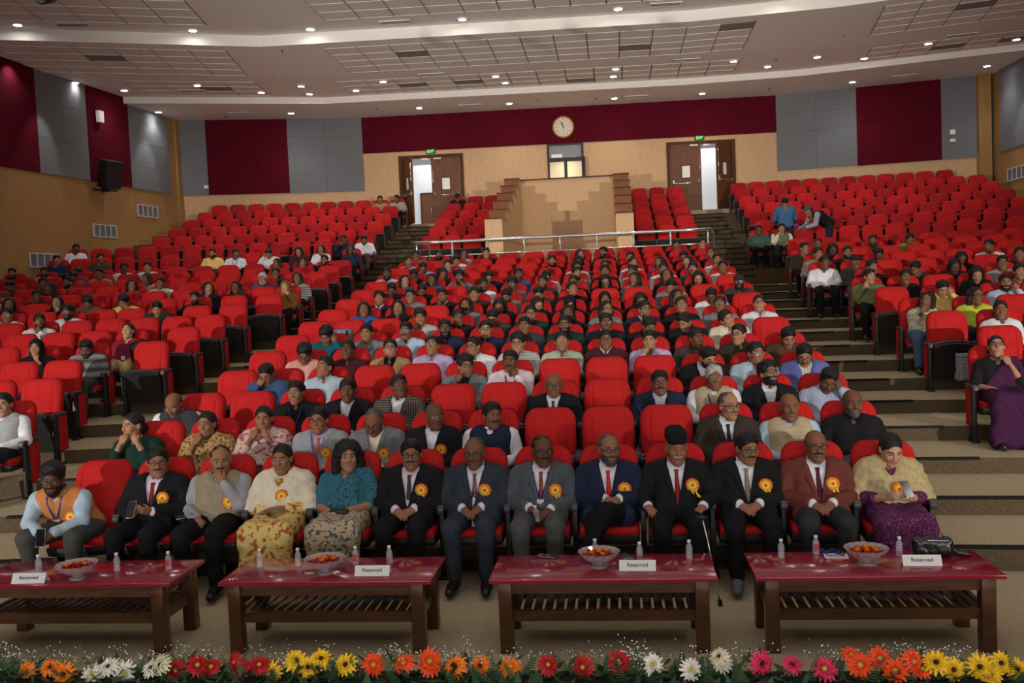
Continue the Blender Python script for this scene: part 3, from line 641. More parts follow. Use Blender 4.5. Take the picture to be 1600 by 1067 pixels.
# ------------------------------------------------------------------ organic shapes: signed distance blending + surface extraction
def A(*v): return np.array(v, float)
def sd(prim, P):
    k = prim[0]
    if k == 'c':      # tapered capsule a,b,ra,rb
        a, b, ra, rb = prim[1:5]; d = b-a; L2 = max(1e-9, d@d)
        t = np.clip(((P-a)@d)/L2, 0, 1); q = P-(a+t[..., None]*d)
        return np.sqrt((q*q).sum(-1))-(ra+(rb-ra)*t)
    if k == 'e':
        c, r = prim[1:3]; q = (P-c)/r; n = np.sqrt((q*q).sum(-1)); return (n-1)*min(r)
    if k == 'b':      # rounded box c, half, rad
        c, h, rad = prim[1:4]; q = np.abs(P-c)-(h-rad); return np.sqrt((np.maximum(q, 0)**2).sum(-1))+np.minimum(q.max(-1), 0)-rad
def bbox(p):
    k = p[0]
    if k == 'c': return np.minimum(p[1]-p[3], p[2]-p[4]), np.maximum(p[1]+p[3], p[2]+p[4])
    if k == 'e': return p[1]-p[2], p[1]+p[2]
    return p[1]-p[2], p[1]+p[2]
def sdf_mesh(prims, res, k=.02, cuts=(), post=None, off=0.0):
    """prims: list of primitives (op 'u' union); cuts: subtracted primitives; returns V,F arrays"""
    B = [bbox(p) for p in prims]; lo = np.min([b[0] for b in B], 0)-off-2.5*res; hi = np.max([b[1] for b in B], 0)+off+2.5*res
    n = np.ceil((hi-lo)/res).astype(int)+1
    D = np.full(n, 1.0)
    ax = [lo[i]+res*np.arange(n[i]) for i in range(3)]
    def sub(b0, b1, m):
        i0 = np.maximum(0, np.floor((b0-m-lo)/res).astype(int)); i1 = np.minimum(n, np.ceil((b1+m-lo)/res).astype(int)+1)
        if (i1 <= i0).any(): return None, None
        sl = tuple(slice(a, b) for a, b in zip(i0, i1)); G = np.stack(np.meshgrid(*[ax[i][sl[i]] for i in range(3)], indexing='ij'), -1); return sl, G
    for p, b in zip(prims, B):
        kk = p[-1] if isinstance(p[-1], float) and p[0] != 'x' and len(p) == {'c': 6, 'e': 4, 'b': 5}[p[0]] else k
        sl, G = sub(b[0], b[1], off+3*res+kk*1.2)
        d = sd(p, G)-off; c = D[sl]; h = np.clip(.5+.5*(c-d)/kk, 0, 1); D[sl] = c*(1-h)+d*h-kk*h*(1-h)
    for p in cuts:
        b = bbox(p); sl, G = sub(b[0], b[1], 2*res+.02)
        if sl is None: continue
        d = sd(p, G); c = D[sl]; kk = .008; h = np.clip(.5-.5*(c+d)/kk, 0, 1); D[sl] = c*(1-h)-d*h+kk*h*(1-h)
    if post is not None:
        G = np.stack(np.meshgrid(*ax, indexing='ij'), -1); D = post(D, G)
    D[0], D[-1], D[:, 0], D[:, -1], D[:, :, 0], D[:, :, -1] = 1, 1, 1, 1, 1, 1
    return surfnet(D, lo, res)
def surfnet(D, lo, res):
    s = D < 0
    c = np.stack([D[i:D.shape[0]-1+i, j:D.shape[1]-1+j, l:D.shape[2]-1+l] for i in (0, 1) for j in (0, 1) for l in (0, 1)], -1)
    neg = (c < 0).sum(-1); act = (neg > 0) & (neg < 8); ids = np.argwhere(act); cv = c[act]
    off = np.array([(i, j, l) for i in (0, 1) for j in (0, 1) for l in (0, 1)], float)
    E = [(a, b) for a in range(8) for b in range(a+1, 8) if abs(off[a]-off[b]).sum() == 1]
    acc = np.zeros((len(cv), 3)); cnt = np.zeros(len(cv))
    for a, b in E:
        va, vb = cv[:, a], cv[:, b]; m = (va < 0) != (vb < 0); t = np.where(m, va/np.where(m, va-vb, 1), 0)
        acc += np.where(m[:, None], off[a]+t[:, None]*(off[b]-off[a]), 0); cnt += m
    V = lo+(ids+acc/cnt[:, None])*res
    vid = -np.ones(act.shape, int); vid[act] = np.arange(len(ids)); Fs = []
    for axis in range(3):
        sh = [slice(None)]*3; sl0 = sh.copy(); sl1 = sh.copy(); sl0[axis] = slice(0, -1); sl1[axis] = slice(1, None)
        m = s[tuple(sl0)] != s[tuple(sl1)]; flip = s[tuple(sl0)]
        u, v = [a for a in range(3) if a != axis]
        idx = np.argwhere(m); idx = idx[(idx[:, u] > 0) & (idx[:, v] > 0)]
        idx = idx[(idx[:, u] < act.shape[u]) & (idx[:, v] < act.shape[v]) & (idx[:, axis] < act.shape[axis])]
        def g(du, dv): q = idx.copy(); q[:, u] -= du; q[:, v] -= dv; return vid[q[:, 0], q[:, 1], q[:, 2]]
        q = np.stack([g(1, 1), g(0, 1), g(0, 0), g(1, 0)], 1); f = flip[idx[:, 0], idx[:, 1], idx[:, 2]]
        if axis == 1: f = ~f
        q[~f] = q[~f][:, ::-1]; Fs.append(q[(q >= 0).all(1)])
    return V, np.concatenate(Fs)
def mk(name, parts, nm=1):
    """parts: list of (V,F,matidx) -> mesh with nm empty slots"""
    Vs = []; Fa = []; M = []; n = 0
    for V, Fq, mi in parts:
        Vs.append(V); Fa.append(Fq+n); n += len(V); M.append(np.full(len(Fq), mi) if np.isscalar(mi) else mi)
    V = np.concatenate(Vs); Fq = np.concatenate(Fa); M = np.concatenate(M)
    me = bpy.data.meshes.new(name); me.vertices.add(len(V)); me.vertices.foreach_set('co', V.astype(np.float32).ravel())
    me.loops.add(Fq.size); me.loops.foreach_set('vertex_index', Fq.astype(np.int32).ravel())
    me.polygons.add(len(Fq)); me.polygons.foreach_set('loop_start', np.arange(0, Fq.size, 4, dtype=np.int32))
    for _ in range(nm): me.materials.append(None)
    me.polygons.foreach_set('material_index', M.astype(np.int32)); me.polygons.foreach_set('use_smooth', np.ones(len(Fq), dtype=bool)); me.update(calc_edges=True); me.validate(); return me

# ---- head, in its own frame: centre of the head, facing -Y
HS = 1.06   # head scale
def head_geo(res, female):
    w = .94 if female else 1.0
    P = [('e', A(0, .018, .035), A(.0765*w, .096, .083)), ('e', A(0, -.018, -.02), A(.0655*w, .074, .080)), ('e', A(0, -.055, -.088), A(.033*w, .030, .026), .03),
         ('c', A(-.043*w, -.01, -.070), A(0, -.055, -.092), .020, .019, .03), ('c', A(.043*w, -.01, -.070), A(0, -.055, -.092), .020, .019, .03),
         ('c', A(0, .02, -.06), A(0, .05, -.19), .052*w, .056*w, .03)]
    f = [('c', A(0, -.086, .018), A(0, -.106, -.022), .0075, .0115, .012), ('e', A(-.011, -.096, -.026), A(.009, .011, .008), .008), ('e', A(.011, -.096, -.026), A(.009, .011, .008), .008),
         ('c', A(-.040, -.074, .028), A(-.012, -.088, .026), .006, .007, .014), ('c', A(.040, -.074, .028), A(.012, -.088, .026), .006, .007, .014),
         ('e', A(-.036, -.062, -.022), A(.022, .020, .020), .02), ('e', A(.036, -.062, -.022), A(.022, .020, .020), .02),
         ('c', A(-.018, -.082, -.054), A(.018, -.082, -.054), .0065, .0065, .008), ('c', A(-.014, -.081, -.064), A(.014, -.081, -.064), .0075, .0075, .008)]
    ears = [('e', A(s*.0785*w, .012, -.002), A(.010, .020, .031), .008) for s in (-1, 1)]
    cuts = [('e', A(s*.030, -.094, .010), A(.018, .013, .0115)) for s in (-1, 1)]
    eyes = [('e', A(s*.030, -.073, .009), A(.0150, .0130, .0105), .002) for s in (-1, 1)]
    V, Fq = sdf_mesh(P+f+ears, res, .03, cuts)
    c = V[Fq].mean(1); x, y, z = c.T; m = np.zeros(len(Fq), int); ax = np.abs(x)
    front = y < -.045
    m[(z < -.036) & (z > -.050) & (ax < .033) & (y < -.066)] = 4
    jaw = (y < .018) & (z < -.030) & (z > -.122) & ((z < -.066) | (ax > .034)) & (y < -.0+.2*0) & ((ax > .046) | (z < -.066) | (y < -.02))
    m[jaw & (m == 0) & ~((z < -.105) & (y > -.03))] = 5
    m[(ax < .021) & (z < -.049) & (z > -.071) & (y < -.079)] = 3
    br = front & (z > .0275) & (z < .0355) & (ax > .013) & (ax < .046); m[br] = 6
    Ve, Fe = sdf_mesh(eyes, min(res, .006), .002); ce = Ve[Fe].mean(1); me_ = np.where((np.abs(np.abs(ce[:, 0])-.030) < .0066) & (np.abs(ce[:, 2]-.009) < .0085) & (ce[:, 1] < -.080), 2, 1)
    # upper lids: paint the top of the eyeball skin
    me_[ce[:, 2] > .0125] = 0
    me_[ce[:, 2] < .0045] = 0
    me_[(ce[:, 2] > .0125) & (ce[:, 2] < .0150)] = 2
    return [(V*HS, Fq, m), (Ve*HS, Fe, me_)]
def hair_geo(style, res):
    """returns list of (V,F,0) in head frame"""
    rng = np.random.RandomState(abs(hash(style)) % 1000 if False else sum(map(ord, style)))
    P = [('e', A(0, .022, .036), A(.0865, .1045, .0895))]; cuts = []
    face = [('e', A(0, -.102, -.022), A(.068, .076, .094)), ('b', A(0, -.125, -.14), A(.2, .105, .125), .02), ('e', A(.090, .010, -.010), A(.022, .024, .034)), ('e', A(-.090, .010, -.010), A(.022, .024, .034)), ('b', A(0, -.03, -.17), A(.2, .105, .125), .02)]
    nz = .0026
    if style in ('s', 'G'):
        P += [('e', A(.008, -.012, .092), A(.066, .072, .036), .02)]; cuts = face+[('b', A(0, .12, -.16), A(.2, .12, .11), .02)]
    elif style == 't':
        P += [('e', A(.01, -.028, .098), A(.068, .062, .040), .02), ('e', A(0, .03, .07), A(.092, .105, .082), .02)]; nz = .0045; cuts = face+[('b', A(0, .12, -.17), A(.2, .12, .11), .02)]
    elif style == 'q':   # thinning, swept back
        P = [('e', A(0, .030, .036), A(.081, .099, .087))]; cuts = [('b', A(0, -.125, -.04), A(.060, .105, .145), .045), ('b', A(0, -.06, -.14), A(.2, .105, .125), .02), ('b', A(0, .12, -.16), A(.2, .12, .11), .02)]
    elif style == 'b':   # bald on top, hair at the sides and back
        P = [('e', A(0, .024, .020), A(.081, .100, .080))]; cuts = [('b', A(0, -.13, 0), A(.2, .105, .3), .04), ('b', A(0, 0, .130), A(.075, .095, .085), .05), ('b', A(0, .0, -.16), A(.2, .2, .11), .02)]
    elif style == 'w':
        P += [('c', A(-.070, .03, .02), A(-.092, .03, -.13), .036, .032, .03), ('c', A(.070, .03, .02), A(.092, .03, -.13), .036, .032, .03), ('c', A(-.092, .03, -.13), A(-.10, -.035, -.27), .032, .022, .02), ('c', A(.092, .03, -.13), A(.10, .02, -.25), .032, .024, .02), ('c', A(0, .07, 0), A(0, .09, -.2), .065, .06, .04)]
        cuts = [('b', A(0, -.110, -.045), A(.056, .088, .115), .04), ('b', A(0, -.08, -.30), A(.058, .11, .25), .03)]; nz = .003
    elif style == 'f':   # full bouffant to the shoulders
        P += [('e', A(0, .02, .045), A(.112, .105, .095), .03), ('c', A(-.085, .01, .0), A(-.100, .0, -.12), .045, .038, .03), ('c', A(.085, .01, .0), A(.100, .0, -.12), .045, .038, .03), ('c', A(0, .07, 0), A(0, .08, -.13), .08, .07, .04)]
        cuts = [('b', A(0, -.110, -.055), A(.054, .085, .115), .04), ('b', A(0, -.08, -.30), A(.056, .11, .25), .03)]; nz = .005
    elif style == 'o':
        P = [('e', A(0, .020, .036), A(.079, .101, .088)), ('e', A(0, .12, -.03), A(.045, .04, .045), .01), ('c', A(-.05, .05, -.03), A(0, .10, -.05), .03, .03, .02), ('c', A(.05, .05, -.03), A(0, .10, -.05), .03, .03, .02)]
        cuts = [('e', A(0, -.102, -.022), A(.066, .080, .094)), ('b', A(0, -.115, -.14), A(.2, .10, .125), .02), ('c', A(0, -.1, .125), A(0, .05, .134), .004, .004)]; nz = .0012
    elif style == 'H':
        P = [('e', A(0, .022, .028), A(.094, .112, .100)), ('c', A(0, .02, -.05), A(0, .03, -.15), .090, .105, .03), ('e', A(0, -.01, -.2), A(.15, .12, .06), .04)]
        cuts = [('e', A(0, -.125, -.012), A(.060, .095, .092))]; nz = .003
    elif style == 'c':
        P = [('e', A(0, .015, .052), A(.086, .104, .078)), ('b', A(0, -.125, .048), A(.066, .062, .008), .007, .01)]; cuts = [('b', A(0, .02, -.09), A(.2, .3, .125), .01)]; nz = 0
        P = P[:1]
    elif style == 'T':   # stiff black cap, higher at the back
        P = [('b', A(0, .012, .105), A(.078, .105, .072), .055)]; cuts = [('b', A(0, -.10, .185), A(.2, .10, .028), .02), ('b', A(0, 0, -.02), A(.3, .3, .062), .005)]; nz = .0006
    ph = rng.uniform(0, 6, 6)
    def post(D, G):
        if nz == 0: return D
        q = G*1.0; a = np.sin(q[..., 0]*95+ph[0]+8*np.sin(q[..., 2]*30))*np.sin(q[..., 1]*70+ph[1])+.7*np.sin(q[..., 2]*80+q[..., 0]*60+ph[2]); return D+a*nz
    V, Fq = sdf_mesh(P, res, .02, cuts, post)
    out = [(V*HS, Fq, 0)]
    if style == 'c':
        V, Fq = sdf_mesh([('e', A(0, -.105, .040), A(.072, .075, .012)), ('b', A(0, -.06, .045), A(.07, .04, .008), .007)], min(res, .008), .01, [('e', A(0, .04, .02), A(.078, .10, .09))]); out.append((V*HS, Fq, 0))
    if style == 'b' or style == 'q': pass
    if style in ('c',):
        V, Fq = sdf_mesh([('e', A(0, .026, .022), A(.081, .099, .075))], res, .02, [('b', A(0, -.12, 0), A(.2, .11, .3), .03), ('b', A(0, 0, -.16), A(.2, .2, .12), .02)]); out.append((V*HS, Fq, 1))
    return out
def hand_geo(res, curl=.5):
    """right-size hand: wrist at origin, fingers along -Y, palm down (-Z), thumb on +X"""
    P = [('c', A(-.018, -.02, 0), A(-.020, -.072, 0), .019, .014), ('c', A(.014, -.02, 0), A(.018, -.072, 0), .019, .014), ('c', A(0, -.015, 0), A(0, -.07, .002), .019, .014), ('c', A(0, .03, 0), A(0, -.01, 0), .023, .021)]
    L = [(.024, .046, .0080), (.009, .052, .0084), (-.008, .048, .0080), (-.023, .036, .0072)]; Fg = []
    for i, (x, l, r) in enumerate(L):
        p = A(x, -.080+abs(x-.004)*.25, .002); a = 0
        for s, (fl, ll) in enumerate([(.35, .46), (.75, .32), (.55, .26)]):
            a += curl*fl*1.4; d = A(x*.9*(1-s), -cos(a), -sin(a)); d = d/np.linalg.norm(d); q = p+d*l*1.25*ll; Fg.append(('c', p, q, r*(1-.07*s), r*(1-.07*(s+1)), .004)); p = q
    T = [('c', A(.020, -.025, -.004), A(.040, -.050, -.010), .0125, .010, .010), ('c', A(.040, -.050, -.010), A(.046, -.078, -.016), .0095, .0075, .004)]
    V, Fq = sdf_mesh(P+Fg+T, res, .010); return V, Fq
_cache = {}
def cached(key, fn):
    if key not in _cache: _cache[key] = fn()
    return _cache[key]
RES = {0: (.0060, .0145, .0060, .0082), 1: (.0088, .024, .011, .0105), 2: (.0125, .034, .017, .014)}   # head, body, hand, hair
# ---- body poses in the seat frame (person's right is -X)
def pose(kind, lean=0.0):
    J = dict(pel=A(0, -.385, .50), waist=A(0, -.335, .60), chest=A(0, -.235, .74), neck=A(0, -.205, .845), head=A(0, -.235, .985))
    for s, n in ((-1, 'R'), (1, 'L')):
        J['sh'+n] = A(s*.195, -.215, .795); J['el'+n] = A(s*.268, -.33, .60); J['wr'+n] = A(s*.10, -.56, .575)
        J['hip'+n] = A(s*.095, -.40, .49); J['kn'+n] = A(s*.135, -.80, .495); J['an'+n] = A(s*.125, -.80, .11); J['toe'+n] = A(s*.14, -.96, .045)
    if kind == 'thigh':
        J['wrR'] = A(-.155, -.63, .58); J['wrL'] = A(.155, -.63, .58)
    if kind == 'clasp':
        J['wrR'] = A(-.075, -.58, .60); J['wrL'] = A(.075, -.56, .605)
    if kind in ('chinR', 'chinB'):
        J['elR'] = A(-.21, -.40, .64); J['wrR'] = A(-.085, -.395, .815)
    if kind in ('chinL', 'chinB'):
        J['elL'] = A(.21, -.40, .64); J['wrL'] = A(.085, -.395, .815)
    if kind == 'faceR': J['elR'] = A(-.24, -.38, .68); J['wrR'] = A(-.13, -.37, .86)
    if kind == 'faceL': J['elL'] = A(.24, -.38, .68); J['wrL'] = A(.13, -.37, .86)
    if kind == 'phone': J['wrR'] = A(-.08, -.56, .64); J['wrL'] = A(.08, -.56, .64)
    if kind == 'cross': J['wrR'] = A(.04, -.50, .60); J['wrL'] = A(-.03, -.53, .615); J['elR'] = A(-.27, -.36, .60); J['elL'] = A(.27, -.36, .60)
    if kind == 'arms':  J['wrR'] = A(-.235, -.58, .60); J['wrL'] = A(.19, -.60, .60); J['elR'] = A(-.29, -.34, .62); J['elL'] = A(.28, -.34, .62)
    if kind == 'fwd':   # sitting forward, forearms between the knees
        for n in ('waist', 'chest', 'neck', 'head', 'shR', 'shL'):
            t = {'waist': .3, 'chest': .75, 'neck': 1.0, 'head': 1.15, 'shR': .95, 'shL': .95}[n]; J[n] = J[n]+A(-.13*t, -.26*t, -.045*t)
        J['elR'] = A(-.33, -.60, .585); J['wrR'] = A(-.15, -.80, .56); J['elL'] = A(.12, -.62, .585); J['wrL'] = A(-.02, -.82, .555)
        J['knR'] = A(-.26, -.78, .50); J['anR'] = A(-.22, -.74, .1); J['toeR'] = A(-.24, -.9, .045)
    if kind == 'legx':  # right leg crossed over
        J['wrR'] = A(-.02, -.56, .655); J['wrL'] = A(.085, -.545, .65); J['knL'] = A(-.02, -.78, .60); J['anL'] = A(-.16, -.88, .33); J['toeL'] = A(-.20, -1.0, .22); J['knR'] = A(-.10, -.78, .48)
    if lean:
        for n in ('waist', 'chest', 'neck', 'head', 'shR', 'shL', 'elR', 'elL'):
            J[n] = J[n]+A(lean*{'waist': .2, 'chest': .6}.get(n, 1.0), 0, -abs(lean)*.1)
        for n in ('wrR', 'wrL'):
            if kind[:4] in ('chin', 'face'): J[n] = J[n]+A(lean, 0, 0)
    return J
def limbs(J, s, ra=1.0):
    return [('c', J['sh'+s], J['el'+s], .056*ra, .046*ra, .03), ('c', J['el'+s], J['wr'+s], .045*ra, .030*ra, .015)]
def torso_prims(J, female=False, fat=1.0):
    wS = .88 if female else 1.0; P = []
    x = A(.075*fat, 0, 0)
    P += [('c', J['pel']-x, J['pel']+x, .105*fat, .105*fat, .04), ('c', J['pel']-x*.9, J['chest']-x*1.1, .105*fat, .105, .05), ('c', J['pel']+x*.9, J['chest']+x*1.1, .105*fat, .105, .05)]
    P += [('c', J['chest']-A(.10*wS, 0, 0), J['chest']+A(.10*wS, 0, 0), .10, .10, .04), ('c', (J['shR']-J['neck'])*wS*.80+J['neck']+A(0, 0, -.01), (J['shL']-J['neck'])*wS*.80+J['neck']+A(0, 0, -.01), .060, .060, .05)]
    P += [('c', J['neck']+A(0, .01, -.02), J['neck']*.5+((J['shR']-J['neck'])*wS+J['neck'])*.5+A(0, 0, .02), .048, .042, .03), ('c', J['neck']+A(0, .01, -.02), J['neck']*.5+((J['shL']-J['neck'])*wS+J['neck'])*.5+A(0, 0, .02), .048, .042, .03)]
    if female: P += [('e', J['chest']+A(s*.055, -.085, -.02), A(.05, .04, .045), .03) for s in (-1, 1)]
    return P
def shrink(J, f):
    if not f: return J
    J = dict(J)
    for n in ('sh', 'el'):
        for s in 'RL': J[n+s] = A(J[n+s][0]*.90, J[n+s][1], J[n+s][2]-.008)
    return J
def leg_prims(J, r=1.0):
    P = []
    for s in 'RL': P += [('c', J['hip'+s], J['kn'+s], .084*r, .064*r, .02), ('c', J['kn'+s], J['an'+s], .060*r, .042*r, .02)]
    return P
def orient_hand(J, s, kind):
    """matrix placing a hand at the wrist following the forearm"""
    wr, el = J['wr'+s], J['el'+s]; d = (wr-el)/np.linalg.norm(wr-el)
    if kind in ('clasp', 'legx'): tgt = A(0, -.66, .555) if kind == 'clasp' else A(.03, -.64, .63)
    elif kind == 'fwd': tgt = A(-.07, -.88, .50)
    elif kind == 'cross': tgt = wr+A(.06 if s == 'R' else -.06, -.03, -.02)
    elif kind in ('thigh',): tgt = wr+A(0, -.1, -.03)
    elif kind == 'arms': tgt = wr+A(.03 if s == 'R' else -.05, -.1, -.03)
    elif kind == 'phone': tgt = wr+A(.05 if s == 'R' else -.05, -.07, .03)
    elif kind in ('chinR', 'chinL', 'chinB') and wr[2] > .7: tgt = wr+A(.05 if s == 'R' else -.05, .03, .07)
    elif kind in ('faceR', 'faceL') and wr[2] > .7: tgt = wr+A(.03 if s == 'R' else -.03, .02, .09)
    else: tgt = wr+d*.1+A(0, 0, -.02)
    f = (tgt-wr); f = f/np.linalg.norm(f); f = f*.75+d*.25; f /= np.linalg.norm(f)
    raised = wr[2] > .7
    upv = A(0, 0, 1.) if not raised else A(0, -1., .1)
    if kind == 'phone': upv = A((-.6 if s == 'R' else .6), -.3, -.4)
    if kind in ('clasp', 'legx', 'fwd'): upv = A((-.5 if s == 'R' else .5), -.1, .85)
    yb = -f; zb = upv-(upv@yb)*yb; zb /= np.linalg.norm(zb); xb = np.cross(yb, zb)
    return np.stack([xb, yb, zb], 1)
def rotm(yaw, pitch, roll=0):
    return np.array((Matrix.Rotation(yaw, 3, 'Z') @ Matrix.Rotation(pitch, 3, 'X') @ Matrix.Rotation(roll, 3, 'Y')))
def place_head(V, J, yaw, pitch, roll):
    Rm = rotm(yaw, pitch, roll); piv = A(0, .045, -.12)*HS
    return (V-piv)@Rm.T+piv+J['head']
def body_mesh(lod, kind, lean, yaw, pitch, roll, female):
    def f():
        J = shrink(pose(kind, lean), female); rh, rb, rn, _ = RES[lod]
        H = cached(('head', lod, female), lambda: head_geo(rh, female))
        parts = [(place_head(V, J, yaw, pitch, roll), Fq, m) for V, Fq, m in H]
        def bf():
            P = torso_prims(J, female)+leg_prims(J)
            P = [('c', J['neck']+A(0, .0, -.05), J['head']+A(0, .045, -.10), .056*(.88 if female else 1), .052*(.88 if female else 1), .03)]+P
            for s in 'RL': P += limbs(J, s, .9 if female else 1.0)+[('c', J['an'+s]+A(0, .02, -.04), J['toe'+s], .036, .030, .02)]
            V, Fq = sdf_mesh(P, {0: .020, 1: .030, 2: .038}[lod], .03); return V, Fq
        V, Fq = cached(('bodyskin', lod, kind, lean, female), bf); parts.append((V, Fq, 0))
        cu = .55 if kind in ('thigh', 'arms', 'clasp', 'cross', 'lap') else 1.0
        Vh, Fh = cached(('hand', lod, cu), lambda: hand_geo(rn, cu))
        for s in 'RL':
            W = Vh.copy(); Fx = Fh
            if s == 'R': W[:, 0] *= 1
            else: W[:, 0] *= -1; Fx = Fh[:, ::-1]
            sc = .92 if female else 1.03
            M_ = orient_hand(J, s, kind); parts.append((W*sc@M_.T+J['wr'+s]+M_@A(0, -.012, 0), Fx, 0))
        me = mk('person', parts, 7); return me
    return cached(('body', lod, kind, lean, yaw, pitch, roll, female), f)
def hair_mesh(lod, style, kind, lean, yaw, pitch, roll, female):
    def f():
        J = shrink(pose(kind, lean), female); rr = RES[lod][3]
        H = cached(('hairg', lod, style), lambda: hair_geo(style, rr))
        return mk('hair', [(place_head(V, J, yaw, pitch, roll), Fq, m) for V, Fq, m in H], 2)
    return cached(('hair', lod, style, kind, lean, yaw, pitch, roll, female), f)
def folds(amp, fr=38):
    def post(D, G):
        a = np.sin(G[..., 2]*fr+9*np.sin(G[..., 0]*9)+5*G[..., 1]*6)*np.sin(G[..., 0]*fr*.7+G[..., 2]*11); return D+a*amp
    return post
def top_mesh(lod, typ, kind, lean, female, fat=1.0):
    """typ: shirt, jacket, vest, half (short sleeves), shawl, drape, kurta"""
    def f():
        J = shrink(pose(kind, lean), female); rb = RES[lod][1]*(.70 if lod == 0 and typ in ('jacket', 'vest') else .9 if lod == 0 and typ != 'closed' else 1); nk = J['neck']; P = torso_prims(J, female, fat)
        neckcut = [('c', nk+A(0, .0, .0), nk+A(0, -.05, .16), .062, .075), ('c', nk+A(0, -.085, -.03), nk+A(0, -.11, .06), .020, .045)]
        if typ == 'closed': neckcut = [('c', nk+A(0, .0, .02), nk+A(0, -.05, .16), .060, .075)]
        off = .010; cuts = list(neckcut); post = folds(.0028) if lod == 0 else None
        if typ in ('shirt', 'kurta', 'half', 'closed'):
            for s in 'RL':
                l = limbs(J, s, 1.05)
                if typ == 'half' or typ == 'kurta' and female: e = l[1]; m_ = e[1]*.45+e[2]*.55; l[1] = ('c', e[1], m_ if typ != 'half' else e[1]*.85+e[2]*.15, e[3], e[4]*1.15, .015)
                else: e = l[1]; l[1] = ('c', e[1], e[2]+(e[1]-e[2])*.04, e[3], e[4]*1.05, .015)
                P += l
        if typ == 'jacket':
            off = .020
            for s in 'RL': l = limbs(J, s, 1.02); e = l[1]; l[1] = ('c', e[1], e[2]+(e[1]-e[2])*.13, e[3], e[4]*1.15, .015); P += l
            P += [('c', J['pel']+A(s*.10, -.02, -.02), J['pel']+A(s*.13, -.12, -.0), .09, .07, .03) for s in (-1, 1)]
            base = post; nb = nk[2]-.275; nt = nk[2]+.02; px_ = J['pel']
            def post(D, G, base=base):
                if base: D = base(D, G)
                x = G[..., 0]-nk[0]-(G[..., 2]-nk[2])*(px_[0]-nk[0])/(px_[2]-nk[2]); z = G[..., 2]; y = G[..., 1]
                t = (z-nb)/(nt-nb); w_ = np.clip(t, 0, 1.2)*.072; ax = np.abs(x)
                lap = (ax > w_) & (ax < w_+.012+.050*np.clip(t*1.15, 0, 1)*np.where(t > .62, .75, 1)) & (t > 0) & (t < .97) & (y < nk[1]-.03)
                D = np.where(lap, D-.008, D)
                seam = (ax < .0035) & (t <= 0) & (y < nk[1]-.03); D = np.where(seam, D+.006, D)
                tt = (z-(px_[2]+.01))/.05; open_ = np.clip(-tt, 0, 3)*.03
                wedge = np.maximum(np.maximum(ax-w_, nb-z), y-(nk[1]-.035)); skirt_ = np.maximum(np.maximum(ax-open_, z-(px_[2]+.01)), y-(nk[1]-.05))
                return np.maximum(np.maximum(D, -wedge), -skirt_)
        if typ == 'vest':
            off = .017; base = post
            def post(D, G, base=base):
                if base: D = base(D, G)
                ax = np.abs(G[..., 0]-nk[0]); m = (ax < .0035) & (G[..., 1] < nk[1]-.03); return np.where(m, D+.006, D)
            cuts += [('c', J['sh'+s]+A((-.035 if s == 'R' else .035), 0, .01), J['el'+s]*.6+J['sh'+s]*.4+A((-.02 if s == 'R' else .02), 0, 0), .068, .062) for s in 'RL']
        if typ == 'shawl':
            off = .028; post = folds(.006, 48)
            for s in 'RL': P += [('c', J['sh'+s], J['el'+s], .060, .055, .04)]
            cuts = [('c', nk+A(0, -.02, .02), nk+A(0, -.10, .16), .062, .075), ('c', nk+A(0, -.12, -.14), nk+A(0, -.13, .1), .018, .055), ('b', A(0, -.5, .45), A(.6, .35, .13), .02)]
        if typ == 'drape':   # saree end over the left shoulder, pleats falling across the chest
            off = .0; post = folds(.005, 55); a = J['shL']+A(-.07, -.02, .065); P = []
            for t in np.linspace(0, 1, 6):
                p0 = a+A(.075*t-.03, 0, -.012*t); p1 = A(-.17+.28*t, -.44, .565-.02*t)
                q = J['chest']+A(.085*t+.0, -.115, .02+.01*t); P += [('c', p0, q, .030, .034, .03), ('c', q, p1, .034, .040, .03)]
            P += [('c', J['shL']+A(.0, 0, .055), J['elL']+A(.02, .01, .04), .045, .055, .04)]; cuts = []
        V, Fq = sdf_mesh(P, rb, .03, cuts, post, off); return mk(typ, [(V, Fq, 0)], 1)
    return cached(('top', lod, typ, kind, lean, female, fat), f)
def legs_mesh(lod, typ, kind):
    def f():
        J = pose(kind); rb = RES[lod][1]
        if typ == 'trousers':
            P = leg_prims(J, 1.08)+[('c', J['hipR'], J['hipL'], .10, .10, .03)]; V, Fq = sdf_mesh(P, rb, .02, (), folds(.003, 45) if lod == 0 else None, .010)
        else:
            P = leg_prims(J, 1.1)+[('c', J['hipR'], J['hipL'], .11, .11, .03), ('b', (J['hipR']+J['knL'])/2+A(0, 0, -.0), A(.17, .26, .07), .06, .05), ('b', A(0, -.80, .30), A(.19, .07, .22), .06, .06), ('b', A(0, -.83, .12), A(.23, .09, .10), .05, .06)]
            V, Fq = sdf_mesh(P, rb, .05, (), folds(.007, 40) if lod == 0 else None, .010)
        return mk(typ, [(V, Fq, 0)], 1)
    return cached(('legs', lod, typ, kind), f)
def shoe_mesh(kind, s, lod=1):
    def f():
        J = pose(kind); a = J['an'+s]+A(0, .03, -.055); a[2] = max(a[2], .045) if J['an'+s][2] < .2 else J['an'+s][2]-.055; t = J['toe'+s]
        V, Fq = sdf_mesh([('c', a, (a+t)/2, .040, .040, .02), ('c', (a+t)/2, t+A(0, -.02, -.005), .042, .030, .02), ('c', J['an'+s]+A(0, 0, .0), a, .042, .040, .02)], .014, .02, (), None, .004); return mk('shoe', [(V, Fq, 0)], 1)
    return cached(('shoe', kind, s), f)
